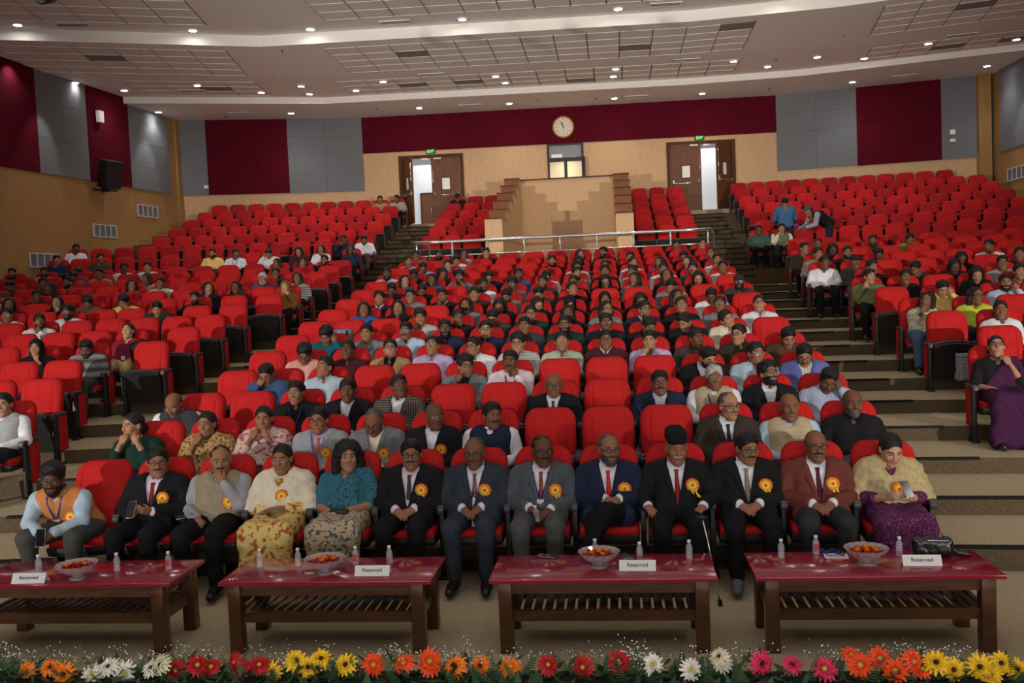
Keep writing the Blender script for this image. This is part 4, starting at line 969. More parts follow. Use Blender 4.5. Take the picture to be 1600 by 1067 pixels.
# ---- spectacles (head frame), collar, tie, lanyard, rosette
def specs_parts(thin):
    mb = MB(); r = .0012 if thin else .0026
    for s in (-1, 1):
        ring = [(s*.031+.0215*cos(a)*(1 if abs(cos(a)) < .8 else .98), -.105+.002*abs(s)+.006*cos(a)*s*1.0*.9, .008+.0150*sin(a)) for a in np.linspace(0, 2*pi, 15)]
        mb.tube(ring, r, 5, 0); mb.tube([(s*.052, -.100, .012), (s*.071, -.080, .012), (s*.080, .015, .012)], r*1.1, 5, 0)
        n = 12; V = [(s*.031, -.105, .008)]+[(s*.031+.0205*cos(a), -.105+.006*cos(a)*s, .008+.0142*sin(a)) for a in np.linspace(0, 2*pi, n, endpoint=False)]
        mb.add(V, [(0, 1+i, 1+(i+1) % n) for i in range(n)], 1)
    mb.tube([(-.010, -.109, .013), (0, -.112, .015), (.010, -.109, .013)], r, 5, 0); return mb
def specs_mesh(thin, kind, lean, yaw, pitch, roll, female):
    def f():
        J = shrink(pose(kind, lean), female); mb = specs_parts(thin); V = place_head(np.array([tuple(v) for v in mb.V])*HS, J, yaw, pitch, roll); me = mesh('glasses', V, mb.F, (), True, mb.M)
        me.materials.append(None); me.materials.append(None); return me
    return cached(('specs', thin, kind, lean, yaw, pitch, roll, female), f)
def mask_mesh(kind, lean, yaw, pitch, roll, female):
    J = shrink(pose(kind, lean), female); V, Fq = sdf_mesh([('e', A(0, -.045, -.050), A(.060, .066, .048))], .010, .01, [('e', A(0, .03, -.04), A(.09, .09, .09))]); return mk('face_mask', [(place_head(V*HS, J, yaw, pitch, roll), Fq, 0)], 1)
def lapels(J, o, col):
    nk = J['neck']; nb = nk[2]-.275; nt = nk[2]+.02
    for s in (-1, 1):
        pts = []; wd = []
        for t, w_ in ((.02, .006), (.18, .020), (.38, .036), (.58, .048), (.60, .060), (.72, .040), (.95, .028)):
            z = nb+(nt-nb)*t; x0 = nk[0]+(z-nk[2])*(J['pel'][0]-nk[0])/(J['pel'][2]-nk[2]); pts.append((x0+s*(t*.072+w_/2-.002), z)); wd.append(w_)
        q = obj('lapel', strip_on_chest(J, pts, wd, .007, .030, 'lapel'), o); setmats(q, [col])
def collar_mesh(kind, lean, stand=False):
    def f():
        J = pose(kind, lean); nk = J['neck']; V = []; Fa = []; n = 17
        for i in range(n):
            a = radians(-62)+radians(304)*i/(n-1); a0 = pi/2+radians(28)+radians(304)*i/(n-1)-pi  # opening at the front (-Y)
            a0 = -pi/2+radians(14)+radians(332)*i/(n-1); cx, sy_ = cos(a0), sin(a0)
            fr = max(0, -sy_)
            b = nk+A(.070*cx, .064*sy_-.016*fr, .030-.022*fr); t = nk+A(.064*cx, .058*sy_+.002-.018*fr, .068-.028*fr); o = nk+A(.088*cx, .080*sy_-.034*fr, .024-.066*fr)
            V += [b, t, o] if not stand else [b, t, t*.97+b*.03]
        for i in range(n-1):
            for q in (0, 1):
                Fa.append((3*i+q, 3*i+3+q, 3*i+4+q, 3*i+1+q))
        me = mesh('collar', V, Fa, (), True); me.materials.append(None); return me
    return cached(('collar', kind, lean, stand), f)
def chest_y(J, x, z, female=False, off=.022):
    """y of the front of the chest at x,z (approximate, from the torso primitives)"""
    P = torso_prims(J, female); ys = np.linspace(-.75, -.1, 131); G = np.stack([np.full_like(ys, x), ys, np.full_like(ys, z)], -1)
    d = np.min([sd(p, G) for p in P], 0)-off; i = np.argmax(d < 0); return ys[i] if d[i] < 0 else ys[-1]
def strip_on_chest(J, pts, wd, th, off, name, female=False):
    """flat band following the chest through (x,z) points"""
    V = []; Fa = []
    for i, (x, z) in enumerate(pts):
        y = chest_y(J, x, z, female, off); w_ = wd[i] if isinstance(wd, (list, tuple)) else wd
        x2, z2 = pts[min(i+1, len(pts)-1)]; x1, z1 = pts[max(i-1, 0)]; d = np.array([x2-x1, z2-z1]); d /= max(1e-6, np.linalg.norm(d)); nx, nz = -d[1], d[0]
        for s in (-1, 1):
            for t in (0, 1): V.append((x+nx*w_*s/2, y-th*t, z+nz*w_*s/2))
    for i in range(len(pts)-1):
        a = 4*i; b = a+4
        Fa += [(a+1, a+3, b+3, b+1), (a, b, b+2, a+2), (a, a+1, b+1, b), (a+2, b+2, b+3, a+3)]
    Fa += [(0, 2, 3, 1), (4*len(pts)-4, 4*len(pts)-3, 4*len(pts)-1, 4*len(pts)-2)]
    me = mesh(name, V, Fa, (), True); me.materials.append(None); return me
ROS_O = mat('rosette_orange', (.75, .12, .02), .5, spec=.6, noise=.5, nscale=90); ROS_Y = mat('rosette_yellow', (.85, .50, .02), .5); ROS_G = mat('rosette_green', (.01, .07, .02), .6); ROS_R = mat('rosette_red', (.75, .03, .02), .5)
def ros_meshes():
    def ring(r0, r1, n, dz, pl, z=0):
        V = []; Fa = []
        for i in range(n*2):
            a = pi*i/n; k = (i % 2); rr = r1*(1-.10*k); V += [(r0*cos(a), -z-.002-pl*.2*k, r0*sin(a)), (rr*cos(a), -z-pl*k, rr*sin(a))]
        m = 2*n
        for i in range(m): j = (i+1) % m; Fa.append((2*i, 2*j, 2*j+1, 2*i+1))
        return V, Fa
    mb = MB(); V, Fa = ring(.030, .052, 26, 0, .008); mb.add(V, Fa, 0); V, Fa = ring(.026, .041, 22, 0, .004, .006); mb.add(V, Fa, 1)
    def dk(r, z, m):
        n = 24; mb.add([(0, -z, 0)]+[(r*cos(2*pi*i/n), -z+.001, r*sin(2*pi*i/n)) for i in range(n)], [(0, 1+i, 1+(i+1) % n) for i in range(n)], m)
    dk(.035, .009, 2); dk(.026, .0105, 1); dk(.012, .012, 3)
    me = mb.me('rosette', [ROS_O, ROS_Y, ROS_G, ROS_R])
    rb = MB()
    for s in (-1, 1):
        rb.add([(s*.002, -.004, -.03), (s*.022, -.006, -.03), (s*.016, -.006, -.060), (s*.034, -.008, -.090), (s*.026, -.010, -.098), (s*.010, -.008, -.088)], [(0, 1, 2, 3, 4, 5)], 0)
    return me, rb.me('ribbon', [ROS_Y])
ROS = ros_meshes()

# ------------------------------------------------------------------ colours of clothes and skin
CLO = dict(white=(.62, .63, .66), black=(.010, .010, .012), navy=(.014, .020, .045), grey=(.16, .17, .18), lightgrey=(.28, .29, .31), charcoal=(.035, .038, .042),
 beige=(.42, .34, .22), cream=(.60, .55, .42), brown=(.075, .045, .025), darkbrown=(.040, .032, .024), darkolive=(.030, .032, .018), olive=(.12, .13, .06),
 darkgreen=(.010, .035, .026), green=(.04, .09, .06), limegreen=(.20, .33, .06), lime=(.42, .50, .05), teal=(.008, .09, .12), blue=(.03, .10, .32), denim=(.035, .08, .17),
 paleblue=(.36, .47, .56), steelblue=(.045, .12, .24), periwinkle=(.10, .12, .32), lilac=(.42, .32, .50), purple=(.045, .010, .042), pink=(.60, .30, .26), magenta=(.35, .05, .20),
 maroon=(.050, .012, .018), red=(.38, .02, .03), redjacket=(.22, .012, .03), yellow=(.70, .50, .16), ochre=(.20, .09, .02), tan=(.32, .20, .10), khaki=(.26, .22, .15), palegreen=(.35, .42, .33), pinkwhite=(.62, .52, .58), burgundy=(.13, .035, .028), bluegrey=(.030, .038, .052), tealblue=(.03, .12, .16), orange=(.45, .17, .05))
PAT = dict(check=('check', (.18, .15, .13), (.02, .02, .02), 14), blackcheck=('check', (.012, .012, .014), (.06, .06, .07), 16), browncheck=('check', (.45, .40, .36), (.08, .03, .02), 12), greycheck=('check', (.05, .05, .05), (.12, .12, .12), 12),
 whitecheck=('check', (.55, .56, .52), (.30, .34, .30), 10), stripeblue=('stripe', (.42, .48, .60), (.12, .14, .24), 26), greyprint=('dots', (.42, .42, .40), (.22, .22, .22), 60), goldprint=('dots', (.38, .24, .09), (.10, .05, .02), 45),
 pinkprint=('dots', (.55, .38, .34), (.30, .08, .10), 26), greenprint=('dots', (.50, .50, .38), (.16, .20, .04), 50), blackwhite=('bands', (.55, .55, .52), (.02, .02, .02), 9), greybands=('bands', (.20, .22, .24), (.05, .045, .03), 2.6), yellowprint=('dots', (.62, .46, .16), (.35, .10, .03), 22), sareeprint=('dots', (.42, .32, .20), (.05, .10, .12), 34), tealprint=('dots', (.035, .13, .17), (.012, .03, .05), 60), purpleprint=('dots', (.075, .008, .055), (.16, .06, .13), 70))
WORDS = dict(lightgrey='light grey', darkbrown='dark brown', darkolive='dark olive', darkgreen='dark green', limegreen='bright green', paleblue='pale blue', palegreen='pale green', pinkwhite='pinkish white', redjacket='dark red quilted', blackcheck='black checked', browncheck='brown checked', greycheck='dark checked', whitecheck='pale checked',
 stripeblue='blue striped', greyprint='grey printed', goldprint='gold patterned', pinkprint='pink patterned', greenprint='green patterned', blackwhite='black and white', greybands='grey banded', check='grey checked', periwinkle='violet blue')
def cloth(c):
    if c in PAT: k, a, b, s = PAT[c]; return pattern('cloth_'+c, k, a, b, s)
    return mat('cloth_'+c, CLO[c], .85, spec=.15, noise=.12, nscale=14, bump=.25, bscale=300)
SKINS = [mat('skin_%d' % i, c, .62, spec=.18, noise=.06, nscale=25) for i, c in enumerate([(.34, .17, .10), (.26, .12, .066), (.19, .082, .044), (.13, .055, .030), (.42, .24, .15)])]
LIPS = [mat('lips_%d' % i, c, .5) for i, c in enumerate([(.26, .09, .07), (.19, .07, .05), (.13, .045, .035), (.085, .03, .024), (.36, .08, .08)])]
HAIRB = mat('black_hair', (.008, .007, .0065), .55, spec=.3, noise=.4, nscale=120, bump=.9, bscale=90); HAIRG = mat('grey_hair', (.36, .36, .36), .6, noise=.4, nscale=120); HAIRM = mat('greying_hair', (.06, .058, .056), .6, noise=.5, nscale=90)
FRAMEB = mat('dark_spectacle_frame', (.012, .010, .010), .3, spec=.5); LANY = mat('blue_lanyard', (.012, .035, .22), .6); CARDM = mat('id_card', (.62, .62, .60), .5); TROU = {n: mat('trouser_'+n, c, .9, spec=.1, noise=.1, nscale=12) for n, c in dict(black=(.010, .010, .012), charcoal=(.028, .029, .032), grey=(.075, .078, .078), navy=(.016, .022, .038), denim=(.07, .12, .19), olive=(.060, .062, .056), slate=(.030, .038, .052), cream=(.55, .42, .18)).items()}
SHOE = mat('black_leather', (.010, .009, .009), .35, spec=.5); SHOEG = mat('grey_shoe', (.12, .12, .12), .7); TIE = {}
PEOPLE = """C 1 -3.57 o darkgreen Dsl
C 1 -3.02 o goldprint Ss
C 1 -2.47 o pinkprint Ds
C 1 -1.92 s lightgrey jgkR
C 1 -1.37 q grey jgdR
C 1 -0.82 q black jgmkRr
C 1 -0.27 s navy vmr
C 1 1.93 q darkbrown jgmkr
C 1 2.48 b beige vmx
C 1 3.03 b black Bm
C 2 -3.57 b black vgdkc
C 2 -2.48 s black gk
C 2 -1.93 s black jk
C 2 -1.38 s check jkru
C 2 0.27 b black jgtk
C 2 1.37 s navy jgkm
C 2 1.92 G beige vgk
C 2 2.47 t black jgBkbur
C 2 3.02 s stripeblue dhS
L 2 -5.65 s lightgrey vg
C 3 -3.03 s denim gdS
C 3 -2.48 s paleblue ul
C 3 -0.83 t grey jgHr
C 3 -0.28 s pinkwhite mkH
C 3 1.92 s black jgdbr
C 3 2.47 s paleblue gr
C 3 3.02 s periwinkle jgmd
R 3 5.00 o purple guS
C 4 -3.04 t pink dg
C 4 -2.49 s maroon gu
C 4 -1.94 s tan jgu
C 4 -1.39 s lilac gu
C 4 -0.84 s white gl
C 4 -0.29 t whitecheck g
C 4 0.26 s palegreen gu
C 4 0.81 s maroon gw
C 4 1.36 s lilac H
C 4 1.91 s blackcheck r
C 4 2.46 s darkolive gl
C 4 3.01 s brown d
C 5 -3.04 t teal gdh
C 5 -2.49 s grey n
C 5 -1.94 s paleblue gm
C 5 -1.40 s navy gb
C 5 -0.84 s navy g
C 5 -0.29 s charcoal g
C 5 0.26 s darkgreen gb
C 5 0.81 s black gw
C 5 1.35 s black dr
C 5 1.91 s black dl
C 5 2.45 s cream r
L 5 -7.10 H black gH
L 5 -6.40 s greybands db
R 5 5.80 o white n
C 6 -1.95 t greyprint H
C 6 -1.40 s black gr
C 6 -0.85 s charcoal d
C 6 -0.30 s darkgreen gh
C 6 0.25 w black n
C 6 0.80 w grey gr
C 6 1.35 s navy grw
C 6 1.90 s black u
C 6 2.45 s grey gu
C 6 3.00 s white gu
L 6 -6.35 o redjacket uk
R 6 5.15 w greenprint lS
R 6 5.85 w lime gr
C 7 -3.06 w blue n
C 7 -2.51 w black n
C 7 -1.41 w grey M
C 7 -0.86 w black d
C 7 -0.31 w black dr
C 7 0.24 H black d
C 7 0.79 H black n
C 7 1.34 w black d
C 7 1.89 w black gr
C 7 2.44 s white d
L 7 -8.25 s white gbrH
R 7 5.75 s yellow gdh
R 7 6.55 s paleblue bS
C 8 -3.06 t navy wu
C 8 -2.51 s grey g
C 8 -1.96 s black Hw
C 8 -1.41 s maroon n
C 8 -0.86 s grey d
C 8 -0.31 s darkolive d
C 8 0.24 s black ur
C 8 1.89 s grey d
C 8 2.99 c charcoal gb
L 8 -9.35 s white ghH
L 8 -8.35 t white gb
L 8 -6.85 s darkgreen d
R 8 5.00 s olive Hr
R 8 5.55 s black n
R 8 6.60 w black d
R 8 7.20 s brown n
C 9 -3.07 s black d
C 9 -2.52 s black db
C 9 -1.42 s white rb
C 9 -0.87 t grey gH
C 9 -0.32 s blackcheck H
C 9 0.23 s black n
C 9 0.78 w black gd
C 9 1.33 w grey l
C 9 1.88 w black u
C 9 2.43 w black d
L 9 -9.95 w black r
L 9 -9.10 w black H
L 9 -8.55 t greycheck d
L 9 -7.90 t yellow dH
L 9 -6.65 s black gb
R 9 5.30 s black r
R 9 6.05 s darkgreen dl
R 9 6.60 w black gd
R 9 7.35 s lightgrey g
C 10 -3.07 w blue r
C 10 -2.52 w blue g
C 10 -1.98 t grey gbH
C 10 -1.43 s black d
C 10 -0.88 s blue r
C 10 -0.33 s white d
C 10 0.23 s grey gbr
C 10 0.78 s black n
C 10 1.32 s palegreen l
C 10 1.88 s white gn
C 10 2.42 s green gH
C 10 2.97 s cream n
L 10 -10.60 c white b
L 10 -10.05 s black r
L 10 -6.85 w black r
L 10 -6.30 w maroon n
L 10 -5.35 H ochre H
R 10 4.75 s white r
R 10 5.30 c charcoal m
R 10 7.05 w black d
R 10 8.00 s black n
C 11 -3.63 s paleblue gb
C 11 -3.08 s black dH
C 11 -2.53 w darkolive dr
C 11 0.22 w white d
C 11 0.77 o black n
C 11 1.32 o white r
C 11 1.87 w magenta l
C 11 2.42 w purple l
C 11 2.97 s white H
L 11 -10.35 w black gl
L 11 -8.80 w red r
L 11 -8.20 s palegreen gkv
L 11 -6.15 G denim b
L 11 -5.45 w blackwhite n
R 11 4.85 s browncheck r
R 11 5.40 s black gb
R 11 5.95 s darkbrown d
R 11 7.90 s white l
C 12 -3.09 s lilac d
C 12 -2.54 s navy n
C 12 -0.34 s maroon bn
C 12 0.21 w grey d
C 12 1.31 s black n
C 12 2.41 s black d
C 12 2.96 s black gu
L 12 -11.70 s charcoal d
L 12 -11.10 s charcoal r
L 12 -10.55 s charcoal glb
L 12 -8.95 w pink l
L 12 -6.25 s charcoal g
R 12 4.80 s darkbrown r
R 12 5.35 w charcoal d
C 13 -3.64 o lilac gr
C 13 -2.54 s white d
C 13 0.21 w black r
C 13 0.76 s black lb
L 13 -11.00 s blue d
L 13 -10.45 s khaki n
R 13 5.30 o pink n
R 13 6.40 s charcoal b
R 13 7.10 o limegreen d
C 14 -3.65 s grey n
C 14 -3.10 s grey ub
C 14 -2.55 w paleblue r
C 14 -2.00 s maroon n
C 14 2.40 s black gH
C 14 2.95 s black gr
L 14 -12.90 s black b
L 14 -12.20 s palegreen gb
L 14 -11.45 s charcoal d
L 14 -10.45 s white r
L 14 -9.90 s white g
L 14 -6.90 w maroon l
L 14 -6.35 w teal r
L 14 -5.80 s black gb
L 15 -12.95 s navy r
L 15 -11.95 s brown gr
L 15 -9.25 s yellow b
L 15 -8.70 s white kr
L 15 -7.85 s white hd
L 15 -7.10 w maroon d
L 15 -6.55 w white H
L 15 -5.80 w navy h
R 15 4.65 s green n
R 15 5.20 s olive gHv
L 16 -13.00 s white gr
L 16 -6.25 s navy H
L 16 -5.70 s white bd
R 16 5.60 w magenta n
L 21 -6.40 s tan n
L 21 -5.85 s blackwhite l
S 21 -3.93 c black d"""
SEATS = """L 2 -5.65
L 3 -6.47 -5.92
L 4 -7.35 -6.80 -6.25
L 5 -7.65 -7.10 -6.40 -5.58
L 6 -8.55 -8.00 -7.45 -6.90 -6.35 -5.58
L 7 -8.80 -8.25 -7.72 -7.19 -6.66 -6.13 -5.60
L 8 -9.90 -9.35 -8.85 -8.35 -7.85 -7.35 -6.85 -6.24 -5.62
L 9 -10.50 -9.95 -9.53 -9.10 -8.55 -7.90 -7.28 -6.65 -6.00 -5.36
L 10 -11.15 -10.60 -10.05 -9.52 -8.98 -8.45 -7.92 -7.38 -6.85 -6.30 -5.83 -5.35
L 11 -11.45 -10.90 -10.35 -9.83 -9.32 -8.80 -8.20 -7.69 -7.17 -6.66 -6.15 -5.45
L 12 -12.25 -11.70 -11.10 -10.55 -10.02 -9.48 -8.95 -8.41 -7.87 -7.33 -6.79 -6.25 -5.83 -5.40
L 13 -12.65 -12.10 -11.55 -11.00 -10.45 -9.89 -9.34 -8.78 -8.23 -7.67 -7.12 -6.56 -6.01 -5.45
L 14 -12.90 -12.20 -11.45 -10.95 -10.45 -9.90 -9.30 -8.70 -8.10 -7.50 -6.90 -6.35 -5.80 -5.45
L 15 -12.95 -12.45 -11.95 -11.41 -10.87 -10.33 -9.79 -9.25 -8.70 -8.28 -7.85 -7.10 -6.55 -5.80
L 16 -13.00 -12.44 -11.88 -11.31 -10.75 -10.19 -9.62 -9.06 -8.50 -7.94 -7.38 -6.81 -6.25 -5.70
L 17 -11.38 -10.83 -10.28 -9.73 -9.18 -8.63 -8.08 -7.53 -6.98 -6.43 -5.88
L 18 -11.38 -10.83 -10.28 -9.73 -9.18 -8.63 -8.08 -7.53 -6.98 -6.43 -5.88
L 19 -11.38 -10.83 -10.28 -9.73 -9.18 -8.63 -8.08 -7.53 -6.98 -6.43 -5.88
L 20 -11.38 -10.83 -10.28 -9.73 -9.18 -8.63 -8.08 -7.53 -6.98 -6.43 -5.88
L 21 -11.35 -10.80 -10.25 -9.70 -9.15 -8.60 -8.05 -7.50 -6.95 -6.40 -5.85
R 3 5.00 5.55
R 4 5.45
R 5 5.20 5.80 6.35
R 6 5.15 5.85 6.40
R 7 5.10 5.75 6.55 7.10
R 8 5.00 5.55 6.08 6.60 7.20
R 9 5.30 6.05 6.60 7.35 7.90
R 10 4.75 5.30 5.88 6.47 7.05 7.53 8.00
R 11 4.85 5.40 5.95 6.44 6.92 7.41 7.90 8.45
R 12 4.80 5.35 5.90 6.45 7.00 7.55 8.10 8.65 9.20
R 13 5.30 5.85 6.40 7.10 7.65 8.20 8.75 9.30
R 14 5.10 5.65 6.20 6.75 7.30 7.85 8.40 8.95 9.50 10.05
R 15 4.65 5.20 5.75 6.30 6.85 7.40 7.95 8.50 9.05 9.60 10.15 10.70 11.25
R 16 4.95 5.60 6.15 6.70 7.25 7.80 8.35 8.90 9.45 10.00 10.55 11.10 11.65
R 17 4.95 5.50 6.05 6.60 7.15 7.70 8.25 8.80 9.35 9.90 10.45 11.00 11.55
R 18 4.95 5.50 6.05 6.60 7.15 7.70 8.25 8.80 9.35 9.90 10.45 11.00 11.55
R 19 4.95 5.50 6.05 6.60 7.15 7.70 8.25 8.80 9.35 9.90 10.45 11.00 11.55
R 20 4.95 5.50 6.05 6.60 7.15 7.70 8.25 8.80 9.35 9.90 10.45 11.00 11.55
R 21 4.95 5.50 6.05 6.60 7.15 7.70 8.25 8.80 9.35 9.90 10.45 11.00
S 16 -3.93 -3.38 -2.83 1.55 2.10 2.65
S 17 -3.93 -3.38 -2.83 1.55 2.10 2.65
S 18 -3.93 -3.38 -2.83 1.55 2.10 2.65
S 19 -3.93 -3.38 -2.83 1.55 2.10 2.65
S 20 -3.93 -3.38 -2.83 1.55 2.10 2.65
S 21 -3.93 -3.38 -2.83 1.55 2.10 2.65"""

def add_person(k, X, hair, top, kind, yaw, pitch, roll, lean, lod, skin, female, flags, label, group=None, legs='black', jacket=None, shirt='white', tie=None, vest=None, hairm=None, rosette=None, card=False, fat=1.0, skirt=None, shawl=None, drape=None, stash=0, dy=0, dz=0, shoes=False, thin=False):
    ang = -X/44.0
    J = shrink(pose(kind, lean), female)
    me = body_mesh(lod, kind, lean, yaw, pitch, roll, female)
    o = obj('person', me, None, (X, yrow(k, X)+dy, zrow(k)+dz), (0, 0, ang))
    hm = hairm or HAIRB; sk = SKINS[skin]
    setmats(o, [sk, EYEW, DARK, LIPS[skin], hm if (stash or 'm' in flags or 'b' in flags or 'B' in flags) else sk, hm if ('b' in flags or 'B' in flags) and hair not in () and stash != 1 else sk, HAIRB if hm is not HAIRG else HAIRM])
    tag(o, label, 'person', group)
    hn = {'c': 'cap', 'T': 'cap', 'H': 'headscarf'}.get(hair, 'hair')
    hh = obj(hn, hair_mesh(lod, hair, kind, lean, yaw, pitch, roll, female), o)
    setmats(hh, [{'c': mat('dark_cap', (.012, .013, .016), .8) if top != 'white' else mat('red_cap', (.10, .015, .02), .8), 'T': mat('black_felt', (.006, .006, .006), .95, bump=.3), 'H': cloth(top)}.get(hair, hm), HAIRB])
    if 'g' in flags:
        s_ = obj('glasses', specs_mesh(thin, kind, lean, yaw, pitch, roll, female), o); setmats(s_, [FRAMEB if not thin else STEEL, LENS])
    if 'M' in flags: s_ = obj('face_mask', mask_mesh(kind, lean, yaw, pitch, roll, female), o); setmats(s_, [mat('black_mask', (.012, .012, .014), .9)])
    def T(nm, typ, col, ft=fat): q = obj(nm, top_mesh(lod, typ, kind, lean, female, ft), o); setmats(q, [cloth(col) if isinstance(col, str) else col]); return q
    if jacket:
        T('shirt', 'closed' if top not in ('tan',) else 'shirt', shirt); T('jacket', 'jacket', jacket)
        if lod == 0: lapels(J, o, cloth(jacket))
    elif vest: T('shirt', 'closed', shirt); T('waistcoat', 'vest', vest)
    elif drape: T('blouse', 'half', shirt); T('saree', 'drape', drape)
    elif shawl: T('tunic', 'kurta', top); T('shawl', 'shawl', shawl)
    else: T('tunic' if female else 'shirt', 'kurta' if female and lod < 2 else 'shirt', top)
    if not female and (jacket or vest or 'w' in flags or lod < 2):
        c = obj('collar', collar_mesh(kind, lean, bool(vest) and not jacket), o); setmats(c, [cloth('white' if 'w' in flags else (shirt if jacket or vest else top))])
    if lod < 2 or skirt:
        l = obj('skirt' if skirt else 'trousers', legs_mesh(lod, 'skirt' if skirt else 'trousers', kind), o); setmats(l, [cloth(skirt) if skirt else TROU[legs]])
    else:
        l = obj('trousers', legs_mesh(2, 'trousers', 'lap' if kind not in ('fwd', 'legx') else kind), o); setmats(l, [TROU[legs]])
    if shoes:
        for s in 'RL': q = obj('shoe', shoe_mesh(kind, s), o); setmats(q, [SHOEG if shoes == 'grey' else SHOE])
    nk = J['neck']; nx = nk[0]
    if tie:
        pts = [(nx, nk[2]-.012), (nx, nk[2]-.045), (nx, nk[2]-.05), (nx+.002, nk[2]-.13), (nx+.004, nk[2]-.19), (nx+.004, nk[2]-.25), (nx+.003, nk[2]-.28)]
        q = obj('tie', strip_on_chest(J, pts, [.036, .024, .026, .036, .044, .046, .010], .006, .026, 'tie'), o); setmats(q, [tie])
    if 'k' in flags:
        for s in (-1, 1):
            pts = [(nx+s*.062, nk[2]-.01), (nx+s*.055, nk[2]-.06), (nx+s*.035, nk[2]-.13), (nx+s*.008, nk[2]-.20)]
            q = obj('lanyard', strip_on_chest(J, pts, .013, .003, .034 if (jacket or vest) else .026, 'lanyard', female), o); setmats(q, [LANY])
        if card or lod < 2:
            zc = nk[2]-.24; yc_ = chest_y(J, nx, zc, female, .036); q = MB().box((nx-.028, yc_-.004, zc-.042), (nx+.028, yc_, zc+.035)).build('id_card', [CARDM], o)
    if rosette:
        x_, z_ = rosette; y_ = chest_y(J, x_+lean*.8, z_, female, .034); q = obj('rosette', ROS[0], o, (x_+lean*.8, y_-.004, z_), (radians(-12), 0, 0)); q.scale = (1.12,)*3
        obj('ribbon', ROS[1], q, None, (0, random.uniform(-.4, .4), 0))
    return o

BL = {'C': 'centre block', 'L': 'left block', 'R': 'right block', 'S': 'small block beside the booth'}
def rowname(b, k):
    if b == 'C': return ORD[k]+' row'
    if b == 'S': return ORD[k-16]+' row'
    return ORD[k-2]+' row' if k >= 2 else 'front row'
# ---- seat list
seats = []   # (block,k,X)
for k in range(15):
    for i in range(-6, 7): seats.append(('C', k, round(xc(k, i), 3)))
for ln in SEATS.strip().splitlines():
    t = ln.split()
    for x in t[2:]:
        if t[0] == 'S' and float(x) > 0: x = {'1.55': 1.85, '2.10': 2.41, '2.65': 2.97}[x]
        seats.append((t[0], int(t[1]), float(x)))
rowx = {}
for b, k, X in seats: rowx.setdefault((b if b != 'S' else ('SL' if X < 0 else 'SR'), k), []).append(X)
for v in rowx.values(): v.sort()
people = []
for ln in PEOPLE.strip().splitlines():
    t = ln.split(); people.append((t[0], int(t[1]), float(t[2]), t[3], t[4], t[5]))
occ = {}
for p in people:
    key = (p[0] if p[0] != 'S' else ('SL' if p[2] < 0 else 'SR'), p[1]); xs_ = rowx.get(key, [])
    if xs_:
        x = min(xs_, key=lambda q: abs(q-p[2])); occ[(key[0], p[1], x)] = p
for x in rowx[('C', 0)]: occ[('C', 0, x)] = 'vip'
def place_word(n, tot, b):
    """position counted from the aisle end"""
    if b in ('L',): n = tot-1-n; return ORD[n]+' from the aisle'
    if b in ('R', 'SL'): return ORD[n]+(' from the aisle' if b == 'R' else ' from the left')
    return ORD[n]+' from the left'
order = sorted(seats, key=lambda s: (Vector((s[2], yrow(s[1], s[2])))-Vector((CAM.x, 0))).length)
near, rest = order[:300], order[300:]
proto = {}
def chair(b, k, X, occd, rend, lab, grp):
    e = empty('auditorium_chair', (X, yrow(k, X), zrow(k)), -X/44.0)
    tint = RED2 if (k*7+int(X*10)) % 5 == 0 and k > 9 else RED
    obj('backrest', ME_BACK, e); obj('back_shell', ME_SHELL, e)
    s = obj('seat', ME_SEAT, e, PIV, (0 if occd else radians(-68), 0, 0)); obj('seat_shell', ME_SSHELL, s)
    for sg in ((-1, 1) if rend else (-1,)):
        obj('armrest', ME_ARM, e, (sg*.275, 0, 0)); obj('leg', ME_LEG, e, (sg*.275, 0, 0)); obj('side_panel', ME_SIDE, e, (sg*.275, 0, 0))
    tag(e, lab, 'chair', grp)
def seatinfo(b, k, X):
    bb = b if b != 'S' else ('SL' if X < 0 else 'SR'); xs_ = rowx[(bb, k)]; n = xs_.index(X); oc = (bb, k, X) in occ
    rend = n == len(xs_)-1 or xs_[n+1]-X > .62
    return bb, n, len(xs_), oc, rend
for b, k, X in near:
    bb, n, tot, oc, rend = seatinfo(b, k, X)
    lab = '%s red chair, %s of the %s, %s' % ('occupied' if oc else 'empty', rowname(b, k), BL[b], place_word(n, tot, bb))
    chair(b, k, X, oc, rend, lab, 'red auditorium chairs')
mb = MB()
for b, k, X in rest:
    bb, n, tot, oc, rend = seatinfo(b, k, X); Rz = Matrix.Rotation(-X/44.0, 3, 'Z'); O = Vector((X, yrow(k, X), zrow(k)))
    tn = 3 if (k*5+int(abs(X)*10)*3) % 7 in (0, 1, 2) else 0
    for V, Fa, m in chair_verts(not oc, rend): mb.add([Rz @ Vector(v)+O for v in V], Fa, {0: tn, 1: 1, 2: 2}[m])
o = mb.build('auditorium_chair_rows', [RED, BLK, BLKP, RED2]); tag(o, 'rows of red auditorium chairs in the upper half of the hall', 'chairs', None, 'stuff')

